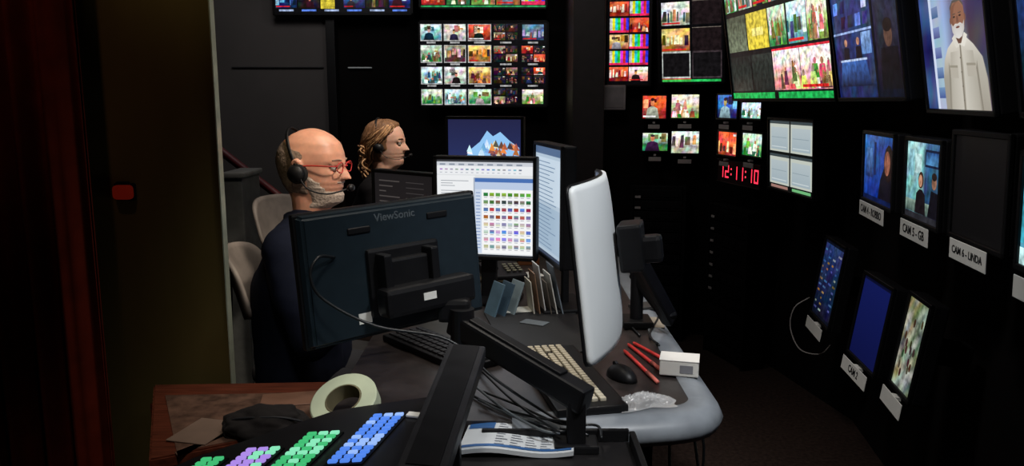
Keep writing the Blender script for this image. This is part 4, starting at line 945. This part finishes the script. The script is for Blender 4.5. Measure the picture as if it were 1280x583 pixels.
    for s_ in (-1, 1):
        bm = B(); caps(bm, [(.41, s_*.10, .05, .046), (.50, s_*.10, .048, .042), (.61, s_*.10, .038, .034)])
        for v in bm.verts: v.co.z = max(0.0, v.co.z)
        obj('shoe', bm, BLK, e, True)
        q = HM @ V((s_*.031, .080, .119)); bm = B(); sph(bm, q, .0115, 16); obj('eye', bm, mat('eye_white', (205, 195, 188), .2), e, True)
        q = HM @ V((s_*.032, .0895, .118)); bm = B(); sph(bm, q, .0048, 12); obj('iris', bm, mat('iris', (50, 40, 32), .2), e, True)
        bm = B(); tube(bm, [HM @ hp(.140, s_*.18, .000), HM @ hp(.143, s_*.38, .001), HM @ hp(.140, s_*.6, -.001)], .0026, 8, 4); obj('eyebrow', bm, mat('brow_f' if female else 'brow_m', (110, 76, 50) if female else (140, 112, 96), .9), e, True)
    return e, HM
SK1 = mat('skin_man', (210, 152, 126), .42, var=.13, scale=34, sss=.2); SK2 = mat('skin_woman', (222, 172, 150), .5, var=.06, scale=30, sss=.2)
NAVY = mat('navy_shirt', (20, 24, 38), .85, var=.2, bump=.1, spec=.1); BLS = mat('black_shirt', (20, 18, 20), .85, spec=.1)
mx = -.675
man, HM = person('seated bald bearded man in navy shirt with red glasses and headset', mx, 2.52, 1.18, .045, -.20, .04, SK1, NAVY, mat('dark_trousers', (28, 28, 34), .9), hs=1.0, wz=.945, wx=.27)
HG = mat('grey_hair', (128, 108, 94), .9, var=.35, scale=110, bump=.4); BG = mat('grey_beard', (176, 160, 148), .95, var=.28, scale=130, bump=.4, spec=.1)
def sst(a, b, x): t = max(0, min(1, (x-a)/(b-a))); return t*t*(3-2*t)
def hair_o(z, ph):
    a = abs(ph); k = sst(1.2, 1.7, a)*sst(.02, .04, z)*(1-sst(.14+.03*sst(1.6, 2.6, a), .2+.02*sst(1.6, 2.6, a), z))
    return -.0055+.0085*k+.001*mnoise.noise(Vector((ph*25, z*160, 0)))*k
obj('hair', hshell(HM, hair_o, .01, .225, 70, 140), HG, man, True)
def beard_o(z, ph):
    a = abs(ph); up_ = .050+.05*sst(.7, 1.5, a)+.006*mnoise.noise(Vector((ph*8, 0, 2))); k = sst(-.025, .0, z)*(1-sst(up_-.020, up_+.018, z))*(1-sst(1.3, 1.7, a))
    k = k*(1-(math.exp(-(a/.30)**2)*math.exp(-((z-.060)/.007)**2)))
    mo = .8*sst(.065, .070, z)*(1-sst(.073, .080, z))*(1-sst(.3, .5, a)); k = max(k, mo)
    return -.0045+(.0068+.004*math.exp(-((z-.012)/.02)**2)*math.exp(-(a/.6)**2))*k+.0010*mnoise.noise(Vector((ph*30, z*220, 0)))*k
obj('beard', hshell(HM, beard_o, -.03, .13, 80, 160), BG, man, True)
def headset(e, HM, label, boom_side=1, back=0.0, sc=1.0, br=.0028):
    M = Matrix.Translation(e.location) @ HM; h = empty('headset', label, 'headset', M)
    R_ = Matrix.Translation((0, -.012, .11)) @ Matrix.Rotation(back, 4, 'X') @ Matrix.Translation((0, .012, -.11))
    bm = B(); pts = [R_ @ Vector((.088*math.cos(a), -.012-.004*math.sin(a), .11+.137*math.sin(a))) for a in [math.pi*k/12 for k in range(13)]]; tube(bm, pts, .0035, 8, 2, flat=1.8); obj('headband', bm, BLK, h, True)
    for s_ in (-1, 1):
        bm = B(); cyl(bm, (s_*.082, -.012, .098), (s_*.106, -.012, .098), .029*sc, .024*sc, 24); obj('ear_cup', bm, BLK, h, True)
        bm = B(); cyl(bm, (s_*.076, -.012, .098), (s_*.09, -.012, .098), .031*sc, .031*sc, 24); obj('ear_cushion', bm, mat('foam', (14, 14, 15), .9), h, True)
    b = boom_side
    bm = B(); tube(bm, [(b*.1, -.0, .09), (b*.1, .03, .055), (b*.085, .085, .042), (b*.05, .135, .056)], br, 8, 5); obj('microphone_boom', bm, BLK, h, True)
    bm = B(); sph(bm, (b*.04, .143, .06), .012*sc, 12, (1.4, 1, 1)); obj('microphone', bm, BLK, h, True)
headset(man, HM, 'black headset with boom microphone worn by the man', back=.45)
g = empty('eyeglasses', 'red-framed eyeglasses on the man\'s face', 'eyeglasses', Matrix.Translation(man.location) @ HM)
RG = mat('red_frame', (180, 36, 30), .35)
for s_ in (-1, 1):
    bm = B(); tube(bm, [(s_*.033+.024*math.cos(a), .108-.004*abs(math.cos(a)), .119+.016*math.sin(a)) for a in [2*math.pi*k/20 for k in range(21)]], .0018, 8, 1); obj('lens_frame', bm, RG, g, True)
    bm = B(); tube(bm, [(s_*.056, .105, .124), (s_*.076, .08, .125), (s_*.083, .02, .124), (s_*.084, -.012, .118)], .0022, 8, 4); obj('temple', bm, RG, g, True)
bm = B(); tube(bm, [(-.01, .109, .122), (0, .113, .125), (.01, .109, .122)], .0018, 8, 3); obj('bridge', bm, RG, g, True)

wom, HW = person('seated long-haired person in black top wearing a headset', -.70, 4.12, 1.165, .05, -.12, .0, SK2, BLS, BLS, True)
HB = mat('dark_blond_hair', (126, 88, 58), .6, var=.35, scale=14, bump=.3, stretch=(6, 6, 1))
HB2 = mat('light_blond_hair', (196, 150, 106), .6, var=.3, scale=14, bump=.3, stretch=(6, 6, 1))
def wh(z, ph):
    a = abs(ph); fr = .182+.01*math.cos(ph*2); face = (1-sst(1.0, 1.4, a))*(1-sst(fr, fr+.025, z)); k = (1-face)*sst(-.0, .04, z)*(1-(1-sst(1.3, 2.0, a))*(1-sst(.06, .10, z)))
    return -.008+(.016+.005*mnoise.noise(Vector((ph*5, z*16, 0))))*k
obj('hair', hshell(HW, wh, -.06, .234), HB, wom, True)
bm = B(); bm2 = B()
for i in range(120):
    s_ = rnd.choice((-1, 1)); t0 = rnd.uniform(.0, 1.0); zz0 = .230-.03*t0; tgt = rnd.uniform(.02, .10); ph0 = .35+t0*1.1; am = rnd.uniform(.002, .007)
    P_ = []
    for k in range(9):
        t = k/8; ph = s_*(ph0*(1-t)+(2.1+.9*t0)*t); z = zz0*(1-t**1.4)+tgt*t**1.4+am*math.sin(k*1.9+i)
        P_.append(HW @ (hp(z, ph, .008+am*math.sin(k*1.3+i)+.010*t)))
    tube(bm if i % 2 else bm2, P_, .0022, 6, 3)
for i in range(64):
    x = rnd.uniform(-.07, .07); P_ = []; o1 = rnd.uniform(-.028, .016); ln = rnd.uniform(.028, .052)
    for k in range(7):
        P_.append(HW @ Vector((x*(1+.25*math.sin(k*1.3+i))+.014*math.sin(k*2+i*1.7), -.095+o1-.020*math.sin(k*1.5+i)+.02*(k/5), .11-ln*k*.85)))
    tube(bm if i % 2 else bm2, P_, .0045, 6, 3)
obj('hair_lengths', bm, HB, wom, True); obj('hair_lengths', bm2, HB2, wom, True)
headset(wom, HW, 'black headset worn over long dark blond hair', back=.15, sc=.85, br=.0016)

# ------------------------------------------------------------------ lights
def area(loc_, tgt, size, power, col):
    l = bpy.data.lights.new('lamp', 'AREA'); l.size = size; l.energy = power; l.color = col; o = bpy.data.objects.new('ceiling_light', l); link(o)  # unseen fill light, added to brighten the back walls
    o.location = loc_; o.rotation_euler = (Vector(tgt)-Vector(loc_)).to_track_quat('-Z', 'Y').to_euler(); return o
def spot(loc_, tgt, ang, power, col, blend=.8, r=.05):
    l = bpy.data.lights.new('spot', 'SPOT'); l.spot_size = ang*D2R; l.spot_blend = blend; l.energy = power; l.color = col; l.shadow_soft_size = r
    o = bpy.data.objects.new('spot_light', l); link(o); o.location = loc_; o.rotation_euler = (Vector(tgt)-Vector(loc_)).to_track_quat('-Z', 'Y').to_euler()
spot((-.2, 2.2, 2.75), (-.45, 2.5, 1.0), 70, 45, (1, .90, .76), .8, .15)
spot((.2, 1.7, 2.4), (-.6, 2.5, 1.25), 32, 80, (1, .88, .74), .8, .08)
spot((.75, .9, 2.7), (.25, 2.0, .95), 48, 120, (.97, .985, 1), .9, .12)  # unseen spot added to brighten the silver monitor and desk
spot((-.2, .6, 2.7), (-.25, 1.6, .8), 50, 46, (1, .94, .86), .9, .12)
spot((.1, 3.0, 2.7), (.1, 2.8, .75), 70, 50, (1, .94, .86), .9, .08)
area((-1.2, 4.2, 2.8), (-1.5, 5.6, 1.4), .5, 7, (1, .96, .94))
area((.2, 3.6, 2.8), (.3, 5.6, 1.2), .5, 7, (1, .93, .9))
spot((-1.3, 2.4, 2.8), (-.95, 3.2, 1.0), 40, 30, (1, .90, .8), .9, .1)
spot((-.1, 3.5, 2.5), (-.65, 4.1, 1.22), 34, 75, (1, .90, .76), .8, .08)
spot((-.84, 1.45, 2.8), (-.82, 2.1, 2.25), 46, 26, (1, .88, .5), 1.0)  # unseen warm spot added to imitate the gold reflection in the door
spot((-1.0, 1.1, 2.75), (-1.15, 1.95, 1.9), 44, 8, (1, .55, .4), 1.0)
spot((.0, 1.7, 2.7), (1.2, 2.35, .95), 60, 60, (1, .96, .92), .9, .12)  # unseen spot added so the right wall's name plates read brighter
spot((.9, 3.6, 2.8), (1.0, 3.0, 0), 60, 7, (1, .86, .74), 1.0)
w_ = bpy.data.worlds.new('world'); scn.world = w_; w_.use_nodes = True
w_.node_tree.nodes['Background'].inputs[0].default_value = (.02, .02, .022, 1); w_.node_tree.nodes['Background'].inputs[1].default_value = .5
